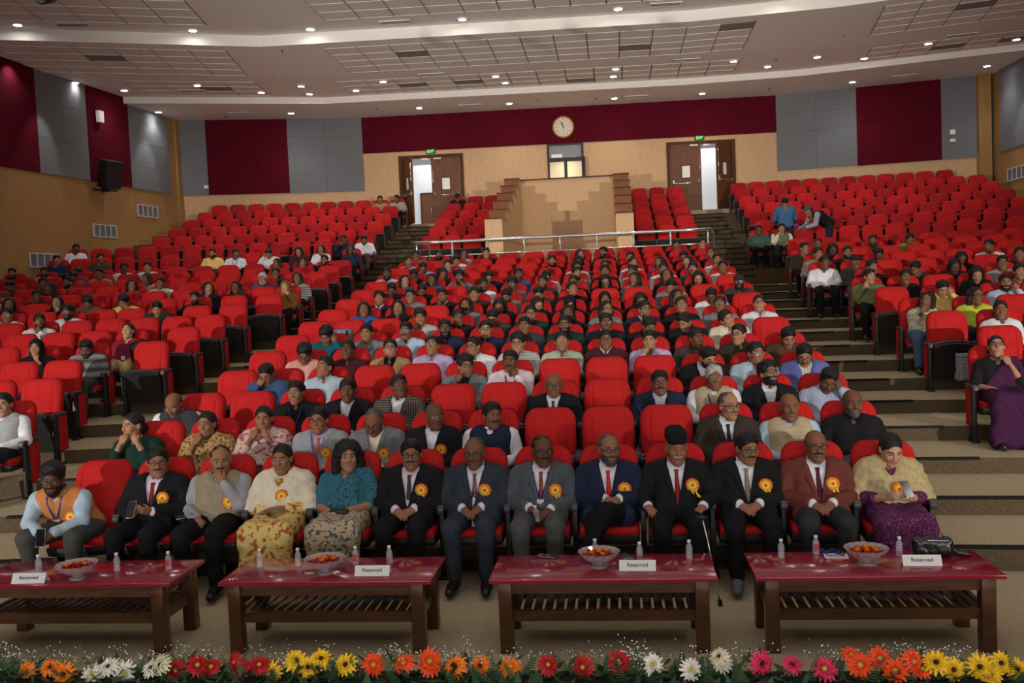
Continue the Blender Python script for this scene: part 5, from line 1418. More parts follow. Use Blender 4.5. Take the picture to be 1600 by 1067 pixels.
# ---- audience
SUIT_J = {'j'}
def opts(p, n):
    b, k, X, hair, top, fl = p
    rng = random.Random(n*31+k)
    female = hair in ('w', 'o', 'H', 'f')
    yaw = rng.choice([-.1, .1])
    if 'l' in fl: yaw = -.5
    if 'r' in fl: yaw = .45
    pitch = 0.0
    if 'd' in fl: pitch = .45
    if 'u' in fl: pitch = -.28
    kind = 'lap'
    if 'H' in fl: kind = 'chinL' if n % 2 else 'chinR'
    if 'h' in fl: kind = 'faceR' if n % 2 else 'faceL'
    if 'D' in fl: kind = 'chinB'
    if 'S' in fl: kind = 'chinR' if hair in ('w', 'f') or top in ('denim', 'goldprint') else ('faceL' if not female else 'chinL')
    return female, yaw, pitch, kind, rng
pn = 0
for n, p in enumerate(people):
    b, k, X, hair, top, fl = p
    female, yaw, pitch, kind, rng = opts(p, n)
    d = math.hypot(X-CAM.x, yrow(k, X))
    lod = 0 if k <= 2 and b == 'C' or (b == 'R' and k == 3) else 1 if d < 16.5 else 2
    if lod == 2: kind = kind if kind in ('chinR', 'chinL', 'faceL', 'faceR') else 'lap'
    bb = b if b != 'S' else 'SL'; xs_ = rowx[(bb, k)]; si = min(range(len(xs_)), key=lambda i: abs(xs_[i]-X))
    lean = 0.0
    if top == 'darkgreen' and hair == 'o': lean = -.16
    if 'c' in fl and k == 2: lean = -.22
    if top == 'denim' and b == 'C': lean = -.12
    if 'S' in fl and b == 'R' and top == 'paleblue': lean = .08
    if lod == 2: lean = 0.0
    roll = 0.0
    if k == 5 and top == 'cream': roll = -.45; yaw = .45
    if top == 'greenprint': roll = .3; lean = .08
    if top == 'stripeblue': roll = .25
    who = ('woman' if female else 'man')
    hd = dict(w='long-haired', o='', H='headscarfed', b='bald', G='grey-haired', c='capped', t='', s='', q='').get(hair, '')
    col = WORDS.get(top, top)
    garment = 'jacket' if 'j' in fl else 'waistcoat' if 'v' in fl else 'saree' if top == 'purple' and female else 'shawl' if top in ('goldprint', 'pinkprint') else 'top'
    lab = 'person: %s %s in %s %s, %s of the %s, %s' % (('bearded' if ('b' in fl and hair != 'b') else hd), who, col, garment, rowname(b, k), {'C': 'centre block', 'L': 'left block', 'R': 'right block', 'S': 'small left block'}[b], place_word(si, len(xs_), bb))
    lab = ' '.join(lab.replace('person: ', '').split()); ws = lab.split()
    if len(ws) > 16: lab = lab.replace(' of the ', ', ', 1); ws = lab.split()
    kw = {}
    shirtc = 'white'
    if 'j' in fl:
        kw['jacket'] = top; kw['shirt'] = {'tan': 'black', 'check': 'white', 'periwinkle': 'whitecheck', 'lightgrey': 'lilac', 'grey': 'black' if hair == 't' else 'cream'}.get(top, 'white')
        if 't' in fl or k == 1 and top in ('lightgrey', 'darkbrown', 'black') and 'j' in fl and top != 'black': kw['tie'] = mat('tie_pink' if top == 'lightgrey' else 'tie_maroon' if 't' in fl else 'tie_black', (.42, .14, .13) if top == 'lightgrey' else (.12, .01, .015) if 't' in fl else (.012, .012, .012), .5)
    if 'v' in fl: kw['vest'] = 'blackcheck' if hair == 'b' and top == 'black' else top; kw['shirt'] = 'paleblue' if hair == 'b' and top == 'beige' else 'cream' if top == 'olive' else 'white'
    if female and top == 'purple': kw.update(drape='purple', skirt='purple', shirt='black'); kw['shoes'] = 'black'
    if female and top in ('goldprint', 'pinkprint'): kw['shawl'] = top; kw['skirt'] = 'ochre' if top == 'goldprint' else 'maroon'
    if female and top == 'darkgreen': kw['skirt'] = 'darkgreen'
    hm = None
    if hair == 'G': hm = HAIRG; hair = 's'
    if hair == 'q' or (hair == 'b'): hm = HAIRM if 'm' in fl or 'j' in fl else None
    if 'R' in fl: kw['rosette'] = (.095, .70)
    if b == 'C' and k == 1 and top == 'grey': kw['rosette'] = (.10, .68)
    lg = rng.choice(['black', 'black', 'charcoal', 'grey', 'navy', 'olive'])
    if top == 'greenprint': lg = 'denim'
    if top == 'redjacket': lg = 'cream'
    if top == 'white' and b == 'R': lg = 'black'
    skin = rng.choice([0, 1, 1, 2, 2, 3]) if not (female and top in ('purple', 'redjacket', 'darkgreen')) else 0
    if b == 'R' and top == 'white' and k == 10 and X < 5: skin = 3
    if top == 'redjacket' or hair == 'H' and top == 'ochre': skin = 4
    add_person(k, X, hair, top, kind, yaw, pitch, roll, lean, lod, skin, female, fl, lab, 'seated audience', legs=lg, hairm=hm, fat=1.1 if 'B' in fl or (top == 'black' and k == 1) else 1.0,
               dz=rng.uniform(-.02, .03), thin=bool(rng.random() < .4), **{'shoes': 'black' if b in 'LR' else False, **kw})

# ---- the front row, one by one
def tiem(n, c, kind=None, c2=None, s=60):
    return pattern('tie_'+n, kind, c, c2, s, .5) if kind else mat('tie_'+n, c, .5)
FR = [
 dict(hair='t', top='paleblue', kind='fwd', yaw=.25, pitch=.12, vest='orange', shirt='paleblue', flags='gbk', skin=3, legs='olive', rosette=(.0, .615), label='person leaning forward in orange waistcoat and pale blue sleeves, first in the front row', lean=0),
 dict(hair='s', top='black', kind='phone', yaw=.35, pitch=.0, jacket='black', shirt='pinkwhite', tie=tiem('red', (.16, .01, .015)), flags='gmk', skin=1, label='person in black suit and red tie holding a phone, second in the front row', rosette=(.11, .715), card=True),
 dict(hair='q', top='beige', kind='chinL', yaw=.3, pitch=.05, vest='khaki', shirt='lightgrey', flags='m', skin=1, label='person in beige waistcoat over white kurta, chin on hand, third in front row', rosette=(.13, .67)),
 dict(hair='o', top='yellowprint', kind='cross', yaw=-.05, pitch=.05, female=True, shawl='cream', skirt='yellowprint', flags='g', skin=1, label='person in yellow printed tunic with cream shawl, fourth in the front row', rosette=(.03, .70), thin=True),
 dict(hair='f', top='tealblue', kind='clasp', yaw=.3, pitch=.0, female=True, drape='tealprint', shirt='tealblue', skirt='sareeprint', flags='', skin=0, label='person in teal and floral saree with full dark hair, fifth in front row'),
 dict(hair='s', top='black', kind='clasp', yaw=.12, pitch=.0, jacket='black', shirt='pinkwhite', tie=tiem('grey', (.06, .065, .07), 'stripe', (.02, .02, .02), 30), flags='gm', skin=1, fat=1.1, label='person in black suit with pale cuffs and grey tie, sixth in front row', rosette=(.11, .72)),
 dict(hair='q', top='bluegrey', kind='clasp', yaw=-.12, pitch=.05, legs='slate', jacket='bluegrey', shirt='white', tie=tiem('spot', (.16, .03, .06), 'dots', (.5, .3, .35), 160), flags='gm', skin=2, fat=1.12, hairm='M', label='person in slate suit holding a microphone, seventh in the front row', rosette=(.09, .71)),
 dict(hair='q', top='grey', kind='thigh2', yaw=.3, pitch=.0, legs='grey', jacket='charcoal2', shirt='white', tie=tiem('redspot', (.20, .015, .015), 'dots', (.4, .2, .15), 140), flags='gmk', skin=3, label='person in grey suit holding a water bottle, eighth in the front row', rosette=(.12, .70)),
 dict(hair='q', top='navy', kind='legx', yaw=.3, pitch=.0, jacket='navy', shirt='white', tie=tiem('brightred', (.5, .02, .02)), flags='gb', skin=1, hairm='M', beardm=1, label='person with grey beard, navy suit and bright red tie, ninth in front row', rosette=(.13, .70), fat=1.08),
 dict(hair='T', top='black', kind='arms', yaw=.15, pitch=.05, jacket='black', shirt='white', tie=tiem('darkred', (.25, .01, .02)), flags='m', skin=1, hairm='G', label='person in black suit and tall black cap, tenth in the front row', rosette=(.12, .72)),
 dict(hair='s', top='black', kind='clasp', yaw=.35, pitch=.12, jacket='black', shirt='white', tie=tiem('gold', (.32, .27, .15), 'stripe', (.03, .03, .03), 40), flags='gm', skin=1, label='person in black suit with striped gold tie, eleventh in the front row', rosette=(.14, .71)),
 dict(hair='b', top='burgundy', kind='clasp', yaw=.12, pitch=.0, jacket='burgundy', shirt='white', tie=tiem('plum', (.07, .008, .02)), flags='gm', skin=2, label='person in brown jacket and maroon tie, twelfth in the front row', rosette=(.10, .72), legs='charcoal'),
 dict(hair='o', top='purpleprint', kind='phone', yaw=.15, pitch=.40, female=True, shawl='gauze', skirt='purpleprint', flags='', skin=4, label='person in purple dress and sheer gold shawl reading, last in front row', rosette=(.04, .68)),
]
CLO['charcoal2'] = (.075, .085, .10)
CLO['gauze'] = (.52, .42, .20); mat('cloth_gauze', (.52, .42, .20), .6, spec=.4, alpha=.72, noise=.2, nscale=30)
_pose0 = pose
def pose(kind, lean=0.0):
    if kind == 'thigh2':
        J = _pose0('thigh', lean); J['wrR'] = A(-.075, -.60, .60); J['wrL'] = A(.09, -.60, .585); return J
    if kind == 'lap': return _pose0('lap', lean)
    return _pose0(kind, lean)
vip = {}
for i, d in enumerate(FR):
    d = dict(d); fem = d.get('female', False); hm = {'M': HAIRM, 'G': HAIRG}.get(d.get('hairm'))
    X = xc(0, i-6)
    if i == 0: X -= .06
    vip[i] = add_person(0, X, d['hair'], d['top'], d['kind'], d['yaw'], d['pitch'], 0, d.get('lean', 0), 0, d['skin'], fem, d['flags'], d['label'].replace('person ', ('woman ' if fem else 'man '), 1), 'guests in the front row',
        legs=d.get('legs', 'black'), jacket=d.get('jacket'), shirt=d.get('shirt', 'white'), tie=d.get('tie'), vest=d.get('vest'), hairm=hm, rosette=d.get('rosette'), card=d.get('card', False), fat=d.get('fat', 1.0), skirt=d.get('skirt'), shawl=d.get('shawl'), drape=d.get('drape'), shoes='grey' if i == 10 else 'black', thin=d.get('thin', False), dz=.015)

# ------------------------------------------------------------------ two men standing in the right block
def standing(X, Y, z, rz, hairst, top, vest, label, leanf, cap=None):
    J = dict(pel=A(0, 0, .80), waist=A(0, -.02*leanf*3, .92), chest=A(0, -.06*leanf*3, 1.10), neck=A(0, -.09*leanf*3, 1.24), head=A(0, -.12*leanf*3, 1.38))
    if leanf > .5: J = dict(pel=A(0, 0, .78), waist=A(0, -.10, .88), chest=A(0, -.26, .98), neck=A(0, -.38, 1.04), head=A(0, -.48, 1.12))
    c = J['neck']
    for s, n in ((-1, 'R'), (1, 'L')):
        J['sh'+n] = c+A(s*.19, 0, -.05); J['el'+n] = J['sh'+n]+A(s*.07, -.08, -.24); J['wr'+n] = J['el'+n]+A(-s*.06, -.20, -.06)
        J['hip'+n] = A(s*.09, 0, .76); J['kn'+n] = A(s*.10, -.03, .42); J['an'+n] = A(s*.10, .0, .07); J['toe'+n] = A(s*.12, -.15, .035)
    H = head_geo(.0085, False)
    parts = [(place_head(V, J, 0, .35 if leanf > .5 else .15, 0), Fq, m) for V, Fq, m in H]
    P = torso_prims(J)+leg_prims(J)+[('c', c+A(0, 0, -.05), J['head']+A(0, .045, -.10), .056, .052, .03)]
    for s in 'RL': P += limbs(J, s)+[('c', J['an'+s], J['toe'+s], .036, .03, .02)]
    V, Fq = sdf_mesh(P, .02, .03); parts.append((V, Fq, 0)); Vh, Fh = hand_geo(.009, .6)
    for s in 'RL':
        W = Vh.copy(); Fx = Fh
        if s == 'L': W[:, 0] *= -1; Fx = Fh[:, ::-1]
        M_ = orient_hand(J, s, 'x'); parts.append((W@M_.T+J['wr'+s], Fx, 0))
    o = obj('person', mk('person', parts, 7), None, (X, Y, z), (0, 0, rz)); setmats(o, [SKINS[1], EYEW, DARK, LIPS[1], SKINS[1], SKINS[1], HAIRB]); tag(o, label, 'person', 'men standing in the right block')
    q = obj('cap' if hairst == 'c' else 'hair', mk('hair', [(place_head(V, J, 0, .35 if leanf > .5 else .15, 0), Fq, m) for V, Fq, m in hair_geo(hairst, .010)], 2), o); setmats(q, [mat('grey_flat_cap', (.06, .06, .062), .85) if hairst == 'c' else HAIRB, HAIRB])
    P = torso_prims(J); 
    for s in 'RL': P += limbs(J, s, 1.1)
    V, Fq = sdf_mesh(P, .02, .03, [('c', c, c+A(0, -.05, .16), .062, .075)], None, .012); q = obj('shirt' if vest else 'sweater', mk('shirt', [(V, Fq, 0)], 1), o); setmats(q, [cloth(top)])
    if vest:
        V, Fq = sdf_mesh(torso_prims(J), .02, .03, [('c', c, c+A(0, -.06, .16), .065, .08)], None, .022); q = obj('waistcoat', mk('waistcoat', [(V, Fq, 0)], 1), o); setmats(q, [cloth('black')])
    else:
        V, Fq = sdf_mesh([('c', c+A(0, .01, -.01), c+A(0, .005, .035), .060, .058)], .012, .02); q = obj('collar', mk('collar', [(V, Fq, 0)], 1), o); setmats(q, [cloth('cream')])
    V, Fq = sdf_mesh(leg_prims(J, 1.12)+[('c', J['hipR'], J['hipL'], .10, .10, .03)], .022, .03, (), None, .01); q = obj('trousers', mk('trousers', [(V, Fq, 0)], 1), o); setmats(q, [TROU['navy']])
    for s in 'RL': V, Fq = sdf_mesh([('c', J['an'+s]+A(0, .03, -.03), J['toe'+s]+A(0, -.01, 0), .045, .036, .02)], .015, .02); q = obj('shoe', mk('shoe', [(V, Fq, 0)], 1), o); setmats(q, [SHOE])
standing(5.32, yrow(16, 5.3)-1.02, zrow(16), radians(178), 's', 'steelblue', False, 'man in blue sweater standing with his back turned in the right block', .1)
standing(6.35, yrow(16, 6.3)-1.02, zrow(16), radians(-75), 'c', 'lightgrey', True, 'man in flat cap and black waistcoat leaning over the right block seats', 1)

# ------------------------------------------------------------------ the four low tables
TT = .46; FZ = -.03
def table(x0, x1, rz, lab):
    W = x1-x0; D = .56; cx = (x0+x1)/2; cyy = 6.26
    t = empty('coffee_table', (cx, cyy, FZ), rz); tag(t, lab, 'table', 'low tables in front of the first row')
    H = TT-FZ
    obj('tabletop', bevel(MB().box((-W/2, -D/2, H-.028), (W/2, D/2, H)).me('tabletop', [GRAN]), .006), t)
    lx, ly, lw = W/2-.10, D/2-.055, .043
    lg = bevel(MB().box((-lw, -lw, 0), (lw, lw, H-.028)).me('leg', [DWOOD]), .004)
    for sx_ in (-1, 1):
        for sy_ in (-1, 1): obj('leg', lg, t, (sx_*lx, sy_*ly, 0))
    ap = MB()
    for sy_ in (-1, 1): MB().box((-lx+lw, sy_*ly-.014, H-.105), (lx-lw, sy_*ly+.014, H-.028)).build('apron', [DWOOD], t)
    for sx_ in (-1, 1): MB().box((sx_*lx-.014, -ly+lw, H-.105), (sx_*lx+.014, ly-lw, H-.028)).build('apron', [DWOOD], t)
    for sy_ in (-1, 1): MB().box((-lx+lw, sy_*ly-.014, .205), (lx-lw, sy_*ly+.014, .275)).build('stretcher', [DWOOD], t)
    for sx_ in (-1, 1): MB().box((sx_*lx-.014, -ly+lw, .205), (sx_*lx+.014, ly-lw, .275)).build('stretcher', [DWOOD], t)
    n = 17; sl = bevel(MB().box((-.027, -ly+.014, -.006), (.027, ly-.014, .006)).me('slat', [DWOOD]), .002)
    for i in range(n): obj('slat', sl, t, (-lx+.06+(2*lx-.12)*i/(n-1), 0, .262))
TS = [(-3.56, -2.08, 'maroon topped low table at the left edge, partly out of the picture'), (-1.745, -.31, 'maroon topped low table, second from the left'), (.065, 1.515, 'maroon topped low table, third from the left'), (1.745, 3.235, 'maroon topped low table at the right with the black handbag')]
for x0, x1, lab in TS: table(x0, x1, 0, lab)
# bottles
prof = [(.0, 0), (.021, 0), (.0225, .004), (.0225, .012), (.0205, .016), (.0225, .020), (.0225, .028), (.0205, .032), (.0225, .036), (.0225, .044), (.0205, .048), (.0225, .052), (.0225, .066), (.021, .072), (.0225, .078), (.019, .094), (.0115, .104), (.0105, .116)]
ME_BOT = MB().lathe(prof, 20).me('bottle', [CLEAR], True)
ME_CAP = MB().lathe([(0, .130), (.0115, .130), (.0125, .128), (.0125, .113), (.0, .113)], 16).me('cap', [mat('white_cap', (.75, .75, .76), .4)], True)
ME_WAT = MB().lathe([(0, .003), (.0195, .003), (.0195, .072), (0, .072)], 14).me('water', [mat('water', (.5, .5, .52), .1, spec=.8, alpha=.25)], True)
ME_BLAB = MB().lathe([(.0232, .036), (.0232, .072)], 20).me('label', [mat('bottle_label_red', (.55, .05, .04), .5)], True)
def bottle(x, y, z, lab, rot=(0, 0, 0), red=False):
    e = empty('water_bottle', (x, y, z)); e.rotation_euler = rot; obj('body', ME_BOT, e); obj('cap', ME_CAP, e)
    if red:
        n = 7; V = [(.0236*cos(a), .0236*sin(a), z_) for z_ in (.030, .074) for a in np.linspace(-2.2, -.95, n)]
        me = mesh('label', V, [(i, i+1, n+i+1, n+i) for i in range(n-1)], [mat('bottle_label_red', (.55, .05, .04), .5)], True); obj('label', me, e)
    tag(e, lab, 'bottle', 'small water bottles')
BT = [(-3.17, 6.25, 'at the far left beside the Reserved sign', 0), (-2.6, 6.27, 'right of the bowl on the left edge table', 0), (-2.23, 6.29, 'with red label near the right end of the left edge table', 1), (-1.58, 6.32, 'nearest the left end of the second table', 0), (-1.31, 6.33, 'just left of the bowl on the second table', 0), (-.91, 6.36, 'with red label right of the bowl on the second table', 1), (-.67, 6.36, 'at the right end of the second table', 0), (.74, 6.46, 'hidden behind the flower bowl on the third table', 0), (1.04, 6.37, 'behind the Reserved sign on the third table', 0), (1.37, 6.4, 'alone at the right end of the third table', 0), (1.97, 6.39, 'nearest the left end of the right table', 0), (2.21, 6.47, 'with red label left of the papers on the right table', 1), (2.73, 6.41, 'between the bowl and the black handbag', 0)]
for x, y, l, r in BT: bottle(x, y, TT, 'small clear water bottle '+l, red=bool(r))
bottle(xc(0, 1)-.01, yrow(0, .3)-.68, .50, 'small clear water bottle held in the hands of the man in grey suit', (radians(12), radians(-8), 0))
# cut glass bowls with petals and marigolds
def bowl_me():
    pr_ = [(.0, .0), (.055, .0), (.05, .008), (.028, .018), (.030, .026), (.070, .040), (.105, .066), (.132, .100), (.138, .106), (.130, .104), (.100, .072), (.066, .047), (.0, .034)]
    return MB().lathe(pr_, 32, wob=lambda i, j: (.035*(1 if j % 2 else -1) if 5 <= i <= 8 else .02*(1 if j % 2 else -1) if i in (1, 2) else 0)).me('bowl', [GLASS], False)
ME_BOWL = bowl_me()
PET = mat('red_rose_petals', (.30, .008, .012), .6, spec=.3); MG = mat('orange_marigold', (.85, .24, .01), .7)
def petal_cloud(n, R_, zf, r, mats, seed, name):
    rg = random.Random(seed); mb = MB()
    for i in range(n):
        a = rg.uniform(0, 2*pi); q = R_*math.sqrt(rg.random()); c = Vector((q*cos(a), q*sin(a), zf(q)+rg.uniform(0, .012)))
        E_ = Euler((rg.uniform(-.7, .7), rg.uniform(-.7, .7), rg.uniform(0, 6))).to_matrix()
        V = [E_ @ Vector((r*cos(t)*(1 if k else 1), r*.8*sin(t), .25*r*cos(2*t)))+c for k, t in enumerate(np.linspace(0, 2*pi, 6, endpoint=False))]+[c]
        mb.add(V, [(j, (j+1) % 6, 6) for j in range(6)])
    return mb.me(name, mats)
def mari():
    mb = MB(); rg = random.Random(3)
    for ring in range(5):
        th = ring/5*1.35
        for i in range(13):
            a = 2*pi*i/13+ring*.3; d = Vector((cos(a)*cos(th), sin(a)*cos(th), sin(th)*.75)); t = Vector((-sin(a), cos(a), 0)); p = d*.020
            mb.add([p*.3, p+t*.006, p*1.12, p-t*.006], [(0, 1, 2, 3)])
    mb.lathe([(0, -.002), (.014, 0), (.013, .009), (0, .013)], 10); return mb.me('marigold', [MG])
ME_MARI = mari()
BW = [(-2.8, 6.11, 3, 'left edge'), (-1.07, 6.17, 4, 'second'), (.77, 6.25, 5, 'third'), (2.48, 6.25, 7, 'right')]
for bi, (x, y, nm_, tb) in enumerate(BW):
    e = obj('glass_bowl', ME_BOWL, None, (x, y, TT)); tag(e, 'cut glass bowl of red petals and orange marigolds on the %s table' % tb, 'bowl', 'cut glass bowls')
    e['label'] = 'scalloped cut glass bowl of flowers standing on the %s table' % tb
    p = obj('rose_petals', petal_cloud(90, .105, lambda q: .072+.016*(1-(q/.105)**2), .017, [PET], bi, 'rose_petals'), None, (x, y, TT)); tag(p, 'dark red rose petals filling the glass bowl on the %s table' % tb, 'petals', None, 'stuff')
    rg = random.Random(bi)
    for j in range(nm_):
        a = 2*pi*j/max(1, nm_-1)+.4 if j else 0; r_ = 0 if j == 0 else .052+.012*(j % 2)
        m_ = obj('marigold', ME_MARI, None, (x+r_*cos(a), y+r_*sin(a)*.8, TT+.103-r_*.15), (rg.uniform(-.3, .3), rg.uniform(-.3, .3), rg.uniform(0, 6)))
        tag(m_, 'orange marigold head lying on the petals in the bowl on the %s table' % tb, 'flower', 'marigolds in the bowl on the %s table' % tb)
# Reserved signs
SG = mat('sign_paper', (.66, .66, .64), .55)
for x, y, rz, lab in [(-3.1, 6.04, .04, 'left edge'), (-.73, 6.13, 0, 'second'), (1.02, 6.18, -.03, 'third'), (2.81, 6.22, -.04, 'right')]:
    e = empty('reserved_sign', (x, y, TT), rz); tag(e, 'white folded card reading Reserved on the %s table' % lab, 'sign', 'Reserved cards')
    w_ = .118; V = [(-w_, -.035, 0), (w_, -.035, 0), (w_, 0, .062), (-w_, 0, .062), (-w_, .035, 0), (w_, .035, 0), (-w_, -.032, 0), (w_, -.032, 0), (w_, 0, .058), (-w_, 0, .058), (-w_, .032, 0), (w_, .032, 0)]
    me = mesh('folded_card', V, [(0, 1, 2, 3), (3, 2, 5, 4), (6, 9, 8, 7), (9, 10, 11, 8), (0, 6, 7, 1), (4, 5, 11, 10), (0, 3, 9, 6), (3, 4, 10, 9), (1, 7, 8, 2), (2, 8, 11, 5)], [SG]); obj('folded_card', me, e)
    t = text_mesh('Reserved', .036, .0006); t.transform(Matrix.Rotation(math.atan2(.062, .035), 4, 'X')); t.transform(Matrix.Translation((0, -.0185, .0345))); dobj('lettering', t, INK, e)
# phones, papers with a lanyard, handbag
PH = mat('phone_black', (.008, .008, .01), .12, spec=.6); PHG = mat('phone_silver_edge', (.4, .4, .42), .25, 1)
def phone(loc, rot, lab, grp='phones'):
    e = empty('mobile_phone', loc); e.rotation_euler = rot; obj('case', bevel(MB().box((-.036, -.072, 0), (.036, .072, .008)).me('case', [PHG]), .003), e); MB().box((-.033, -.068, .008), (.033, .068, .0092)).build('screen', [PH], e); tag(e, lab, 'phone', grp); return e
phone((.41, 6.50, TT), (0, 0, radians(70)), 'black phone lying face up at the left of the third table')
phone((.94, 6.47, TT), (0, 0, radians(20)), 'black phone lying behind the bowl on the third table')
phone((xc(0, -5)+.0, yrow(0, 2.9)-.67, .665), (radians(60), 0, 0), 'silver edged phone held by the man in black suit, second in front row')
phone((xc(0, -4)-.15, yrow(0, 2.4)-.68, .60), (radians(8), 0, .5), 'phone resting on the thigh of the man in beige waistcoat')
phone((xc(0, -6)-.06, yrow(0, 3.3)-.93, .52), (radians(70), 0, .2), 'phone held between the knees of the man in orange waistcoat')
phone((xc(0, -3)+.05, yrow(0, 1.9)-.60, .60), (0, 0, 1.2), 'dark phone under the hand of the woman in yellow tunic')
phone((xc(0, 6)+.01, yrow(0, 3)-.62, .70), (radians(50), 0, .3), 'phone in a brown case read by the woman in purple and gold')
mi = empty('microphone', (xc(0, 0)+.0, yrow(0, 0)-.63, .585)); mi.rotation_euler = (radians(-30), 0, 0); MB().tube([(0, 0, 0), (0, 0, .11)], .014, 12, radii=[.012, .017]).build('handle', [BLK], mi, True); MB().lathe([(0, .155), (.016, .15), (.024, .135), (.023, .118), (.017, .108)], 14).build('grille', [BLKP], mi, True); tag(mi, 'black microphone held upright by the man in slate suit', 'microphone')
cl = empty('clutch_purse', (xc(0, -2)+.03, yrow(0, 1.4)-.60, .585)); obj('body', bevel(MB().box((-.075, -.03, -.022), (.075, .03, .022)).me('body', [mat('black_purse', (.012, .012, .014), .4)]), .012), cl); MB().box((-.078, -.034, -.006), (-.02, -.030, .006)).box((-.078, -.034, -.024), (-.02, -.0305, -.008)).build('metal_clasp', [STEEL], cl); tag(cl, 'small dark purse on the lap of the woman in teal saree', 'purse')
pp = empty('paper_booklet', (2.33, 6.43, TT), -.1); MB().box((-.075, -.05, 0), (.075, .05, .004)).build('sheets', [SG], pp)
t = MB()
for i in range(5): t.box((-.06, -.035+i*.016, .004), (.06-.02*(i % 2), -.030+i*.016, .0046))
t.build('printed_lines', [INK], pp); tag(pp, 'white printed booklet under a blue lanyard on the right table', 'booklet')
ly = MB().tube([(2.22+.16*t+.02*sin(9*t), 6.50+.045*cos(11*t)-.03*t, TT+.009+.003*sin(7*t)) for t in np.linspace(0, 1, 26)], .005, 6).tube([(2.24+.14*t, 6.52+.03*sin(13*t), TT+.014) for t in np.linspace(0, 1, 20)], .005, 6).build('lanyard_cord', [LANY]); tag(ly, 'loose blue lanyard coiled over the booklet on the right table', 'lanyard')
hb = empty('handbag', (2.94, 6.41, TT), -.05); LEA = mat('black_glossy_leather', (.008, .008, .009), .28, spec=.6, bump=.3, bscale=40)
V, Fq = sdf_mesh([('b', A(0, 0, .062), A(.125, .05, .060), .035, .01)], .008, .01, (), folds(.004, 60)); q = obj('bag_body', mk('bag_body', [(V, Fq, 0)], 1), hb); setmats(q, [LEA])
MB().tube([(-.07, 0, .118), (-.055, 0, .145), (0, 0, .155), (.055, 0, .145), (.07, 0, .118)], .004, 6).build('top_handle', [LEA], hb, True)
MB().tube([(-.11, -.035, .106), (0, -.042, .112), (.11, -.035, .106)], .0035, 6).build('zip', [STEEL], hb)
V, Fq = sdf_mesh([('c', A(.12, 0, .05), A(.15, -.01, .025), .012, .014), ('c', A(.15, -.01, .025), A(.21, -.02, .016), .016, .014), ('c', A(.21, -.02, .016), A(.20, .02, .016), .012, .012), ('c', A(.20, .02, .016), A(.14, .02, .03), .012, .010)], .006, .01); q = obj('wrist_strap', mk('wrist_strap', [(V, Fq, 0)], 1), hb); setmats(q, [LEA])
tag(hb, 'black pleated leather handbag with wrist strap on the right table', 'bag')
ws = empty('walking_stick', (0, 0, 0)); ST_ = [(1.515, 7.02, .58), (1.55, 6.98, .40), (1.61, 6.90, .0)]
MB().tube(ST_, .007, 8).build('shaft', [STEEL], ws, True); MB().tube([(1.61, 6.90, .015), (1.614, 6.895, -.028)], .016, 10).build('rubber_foot', [BLK], ws); MB().tube([(1.46, 7.02, .585), (1.515, 7.02, .59), (1.56, 7.02, .58)], .012, 8).build('handle', [BLK], ws, True); tag(ws, 'thin metal walking stick with rubber foot leaning by the third table', 'stick')

# ------------------------------------------------------------------ bags among the seats
def backpack(loc, rz, c1, c2, lab, s=1.0, tilt=0):
    e = empty('backpack', loc, rz); e.rotation_euler[0] = tilt; P = [('b', A(0, 0, .19*s), A(.14*s, .08*s, .18*s), .06*s, .02), ('b', A(0, -.08*s, .12*s), A(.11*s, .04*s, .09*s), .035*s, .015)]
    V, Fq = sdf_mesh(P, .014, .02, (), folds(.003, 40)); q = obj('bag_body', mk('bag_body', [(V, Fq, 0)], 1), e); setmats(q, [c1])
    for sx_ in (-1, 1): MB().tube([(sx_*.06*s, .07*s, .36*s), (sx_*.075*s, -.085*s, .34*s), (sx_*.09*s, -.125*s, .12*s), (sx_*.10*s, -.05*s, .02)], .017*s, 6).build('strap', [c2], e, True)
    MB().tube([(-.03, .05, .37*s), (0, .05, .40*s), (.03, .05, .37*s)], .007, 6).build('grab_loop', [c2], e, True); tag(e, lab, 'backpack')
BB = mat('backpack_blue', (.03, .13, .38), .8); BG = mat('backpack_grey', (.20, .20, .21), .85); BK = mat('backpack_black', (.008, .008, .009), .8); BN = mat('backpack_navy', (.02, .03, .06), .8)
backpack((xc(6, -5)+.05, yrow(6, -3)-.62, zrow(6)+.46), 0, BG, BB, 'grey and blue backpack held upright in front of a seated woman, centre block', 1.15)
backpack((-6.0, yrow(6, -6)-.45, zrow(6)+.45), .3, BK, BK, 'black backpack lying on a seat beside the woman in red jacket', 1.1, .5)
backpack((-7.55, yrow(11, -7.5)-.38, zrow(11)+.46), 0, BN, BN, 'navy backpack standing on an empty seat in the left block', .95)
backpack((6.35, yrow(16, 6.3)-.36, zrow(16)+.45), 0, BK, BK, 'small black bag on a seat near the man in flat cap', .7)
def pile(x): return x
tb = empty('tote_bag', (5.20, yrow(5, 5.2)-.72, zrow(5)+.09)); V, Fq = sdf_mesh([('b', A(0, 0, .24), A(.135, .03, .17), .025, .01)], .012, .01, (), folds(.006, 30)); q = obj('bag_body', mk('bag_body', [(V, Fq, 0)], 1), tb)
setmats(q, [pattern('tote_pattern', 'check', (.55, .55, .56), (.03, .04, .10), 18)]); MB().tube([(-.07, 0, .42), (-.05, .0, .58), (.05, 0, .58), (.07, 0, .42)], .006, 6).build('bag_handle', [BK], tb); tag(tb, 'white tote bag with dark blue pattern hanging beside the right aisle seats', 'bag')
pc_ = MB().box((-.07, -.03, -.005), (.07, .03, .012), 0, Matrix.Rotation(.3, 3, 'Z')).build('folded_paper', [mat('brown_paper', (.45, .36, .25), .7)], None, loc=(5.12, yrow(5, 5)-.30, zrow(5)+.60)); tag(pc_, 'folded paper left on the empty aisle seat of the right block', 'paper')

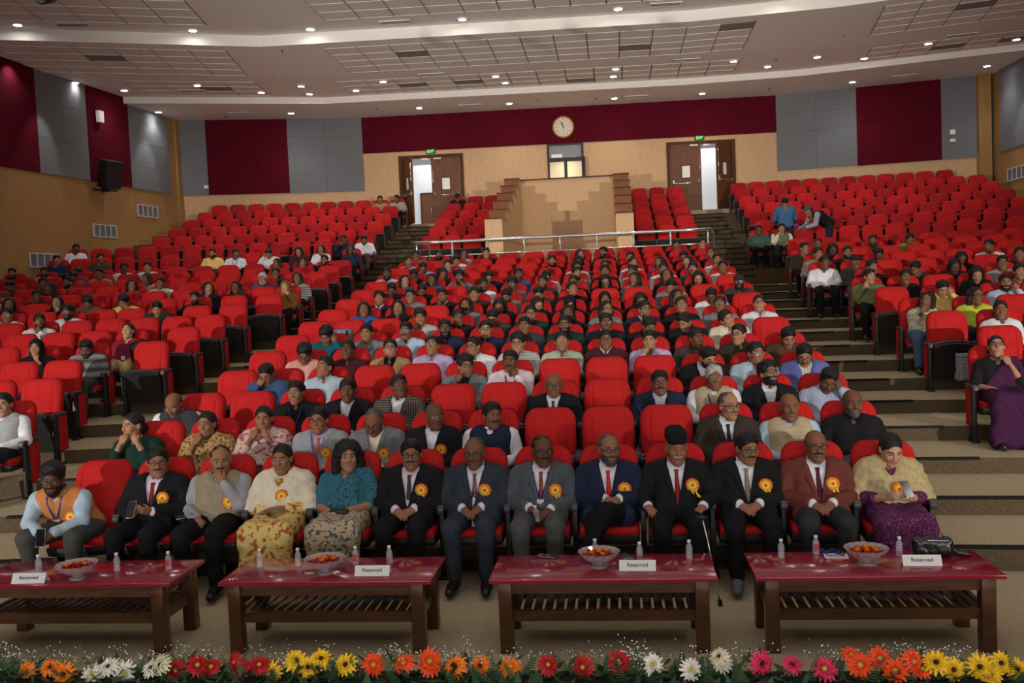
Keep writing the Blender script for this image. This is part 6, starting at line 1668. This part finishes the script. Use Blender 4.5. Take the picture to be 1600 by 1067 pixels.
# ------------------------------------------------------------------ flower garland along the stage edge
FLW = """o -2.14 0.46;o -1.99 0.49;o -1.91 0.46;w -1.76 0.46;w -1.67 0.50;w -1.60 0.46;w -1.46 0.48;c -1.39 0.51;r -1.34 0.46;r -1.21 0.50;r -1.15 0.48;r -1.00 0.47;r -1.02 0.51;r -0.88 0.51;y -0.82 0.47;y -0.71 0.51;y -0.64 0.49;y -0.58 0.52;y -0.45 0.50;s -0.31 0.50;s -0.16 0.50;s -0.03 0.49;s -0.02 0.53;o 0.10 0.49;o 0.22 0.49;o 0.37 0.49;r 0.55 0.50;r 0.72 0.49;r 0.89 0.51;w 1.05 0.51;w 1.23 0.48;w 1.38 0.50;c 1.36 0.55;p 1.56 0.50;p 1.70 0.49;p 1.84 0.49;s 1.97 0.54;s 2.00 0.51;s 2.10 0.52;s 2.16 0.48;s 2.24 0.52;s 2.29 0.48;y 2.34 0.52;y 2.42 0.48;y 2.53 0.50;y 2.58 0.45;y 2.64 0.50;y 2.71 0.47"""
FC = dict(o=('orange', (.85, .20, .012)), w=('white', (.75, .73, .62)), c=('cream', (.62, .60, .38)), r=('dark red', (.42, .010, .012)), y=('yellow', (.85, .52, .02)), s=('orange-red', (.80, .075, .012)), p=('pink', (.65, .03, .10)))
def gerbera(seed):
    rg = random.Random(seed); mb = MB()
    for ring, (n, r0, r1, dz, wd) in enumerate([(15, .010, .050, .0, .0075), (13, .010, .043, .006, .0070), (12, .008, .026, .010, .005)]):
        for i in range(n):
            a = 2*pi*(i+rg.uniform(-.2, .2))/n+ring*.2; L_ = r1*rg.uniform(.9, 1.08); up_ = dz+rg.uniform(-.005, .006)
            for (ra, rb, wa, wb_, za, zb_) in [(r0, L_*.6, wd*.35, wd, dz*.4, dz+.006+up_*.3), (L_*.6, L_, wd, wd*.35, dz+.006+up_*.3, up_-.006)]:
                c_, s_ = cos(a), sin(a); mb.add([(ra*c_+wa*s_, ra*s_-wa*c_, za), (rb*c_+wb_*s_, rb*s_-wb_*c_, zb_), (rb*c_-wb_*s_, rb*s_+wb_*c_, zb_), (ra*c_-wa*s_, ra*s_+wa*c_, za)], [(0, 1, 2, 3)])
    return mb.me('petals', [None])
GM = []
for s_ in range(3):
    me = gerbera(s_); GM.append(me)
ME_DISC = MB().lathe([(0, .013), (.006, .0125), (.010, .009), (.011, .004)], 14).me('flower_centre', [None], True)
EYEM = mat('dark_flower_eye', (.03, .01, .008), .8); EYEY = mat('yellow_flower_eye', (.45, .38, .06), .8); STEM = mat('green_stem', (.03, .10, .015), .6)
cnt = {}
for n, t in enumerate(FLW.split(';')):
    c, x, z = t.split(); x = float(x); z = float(z); rg = random.Random(n*7); cn = cnt.get(c, 0); cnt[c] = cn+1
    y = 4.50+rg.uniform(-.03, .03); e = empty('gerbera', (x, y, z)); e.rotation_euler = (radians(rg.uniform(40, 80)), 0, radians(rg.uniform(-28, 28)))
    s_ = rg.uniform(1.05, 1.25)*(.8 if z > .53 else 1); e.scale = (s_,)*3
    q = obj('petals', GM[n % 3], e, None, (0, 0, rg.uniform(0, 6))); setmats(q, [mat('petal_'+c, FC[c][1], .55, spec=.3, noise=.22, nscale=60)])
    q = obj('flower_centre', ME_DISC, e); setmats(q, [EYEY if c in 'rs' or (c == 'w' and n % 2) or n % 5 == 0 else EYEM])
    MB().tube([(0, 0, 0), (0, .01, -.04), (0, .03, -.07)], .003, 5).build('stem', [STEM], e)
    tag(e, '%s gerbera in the bottom garland, %s of its colour from left' % (FC[c][0], ORD[cn]), 'flower', 'gerberas of the garland')
def leafband():
    rg = random.Random(5); mb = MB()
    for i in range(1300):
        x = rg.uniform(-2.6, 3.2); y = rg.uniform(4.30, 4.60); z = .395+rg.uniform(0, .075)*(1 if y > 4.42 else .45); L_ = rg.uniform(.05, .13); a = rg.uniform(0, 2*pi); el = rg.uniform(-.1, .8); w_ = L_*rg.uniform(.10, .22)
        d = Vector((cos(a)*cos(el), sin(a)*cos(el), sin(el))); sd_ = Vector((-sin(a), cos(a), 0)); p = Vector((x, y, z)); m = rg.choice([0, 0, 1])
        mb.add([p, p+d*L_*.5+sd_*w_, p+d*L_, p+d*L_*.5-sd_*w_], [(0, 1, 2), (0, 2, 3)], m)
    for i in range(70):   # fern fronds
        x = rg.uniform(-2.5, 3.1); y = rg.uniform(4.42, 4.6); p = Vector((x, y, .42)); a = rg.uniform(.2, pi-.2); L_ = rg.uniform(.09, .17); el = rg.uniform(.5, 1.2); d = Vector((cos(a)*cos(el), -.3*sin(a)*cos(el), sin(el))).normalized(); sd_ = d.cross(Vector((0, 1, 0))).normalized()
        for j in range(11):
            t = j/11; q = p+d*L_*t; w_ = .026*(1-t)+.004
            for s_ in (-1, 1): mb.add([q, q+sd_*s_*w_+d*.010, q+sd_*s_*w_*.9+d*.016, q+d*.008], [(0, 1, 2, 3)], 1)
    return mb.build('leaves', [mat('dark_leaf', (.012, .040, .010), .5, spec=.4), mat('fern_green', (.035, .085, .035), .55)])
tag(leafband(), 'dark green leaves and fern fronds forming the garland base', 'foliage', None, 'stuff')
def breath():
    rg = random.Random(9); mb = MB(); B = []
    for cl_ in range(95):
        x0 = rg.uniform(-2.4, 2.95); y0 = rg.uniform(4.5, 4.64); z0 = .49+rg.uniform(0, .045)
        for i in range(rg.randint(5, 13)):
            p = Vector((x0+rg.gauss(0, .045), y0+rg.gauss(0, .02), z0+abs(rg.gauss(0, .024)))); r = rg.uniform(.0025, .0055)
            mb.add([p+Vector(v)*r for v in ((1, 0, 0), (-1, 0, 0), (0, 1, 0), (0, -1, 0), (0, 0, 1), (0, 0, -1))], [(0, 2, 4), (2, 1, 4), (1, 3, 4), (3, 0, 4), (2, 0, 5), (1, 2, 5), (3, 1, 5), (0, 3, 5)], 0)
            b = Vector((x0, y0, z0-.06)); s_ = Vector((.0006, 0, 0)); mb.add([b-s_, b+s_, p+s_, p-s_], [(0, 1, 2, 3)], 1)
    return mb.build('baby_breath_sprays', [mat('baby_breath_white', (.80, .80, .76), .7), STEM])
tag(breath(), "tiny white baby's breath sprays rising above the gerberas", 'flower', None, 'stuff')
bs = MB().box((-3.2, 4.40, .385), (3.9, 4.60, .43)).build('garland_base', [mat('floral_foam_dark', (.008, .018, .008), .9)]); tag(bs, 'dark base strip holding the flowers along the stage edge', 'base')
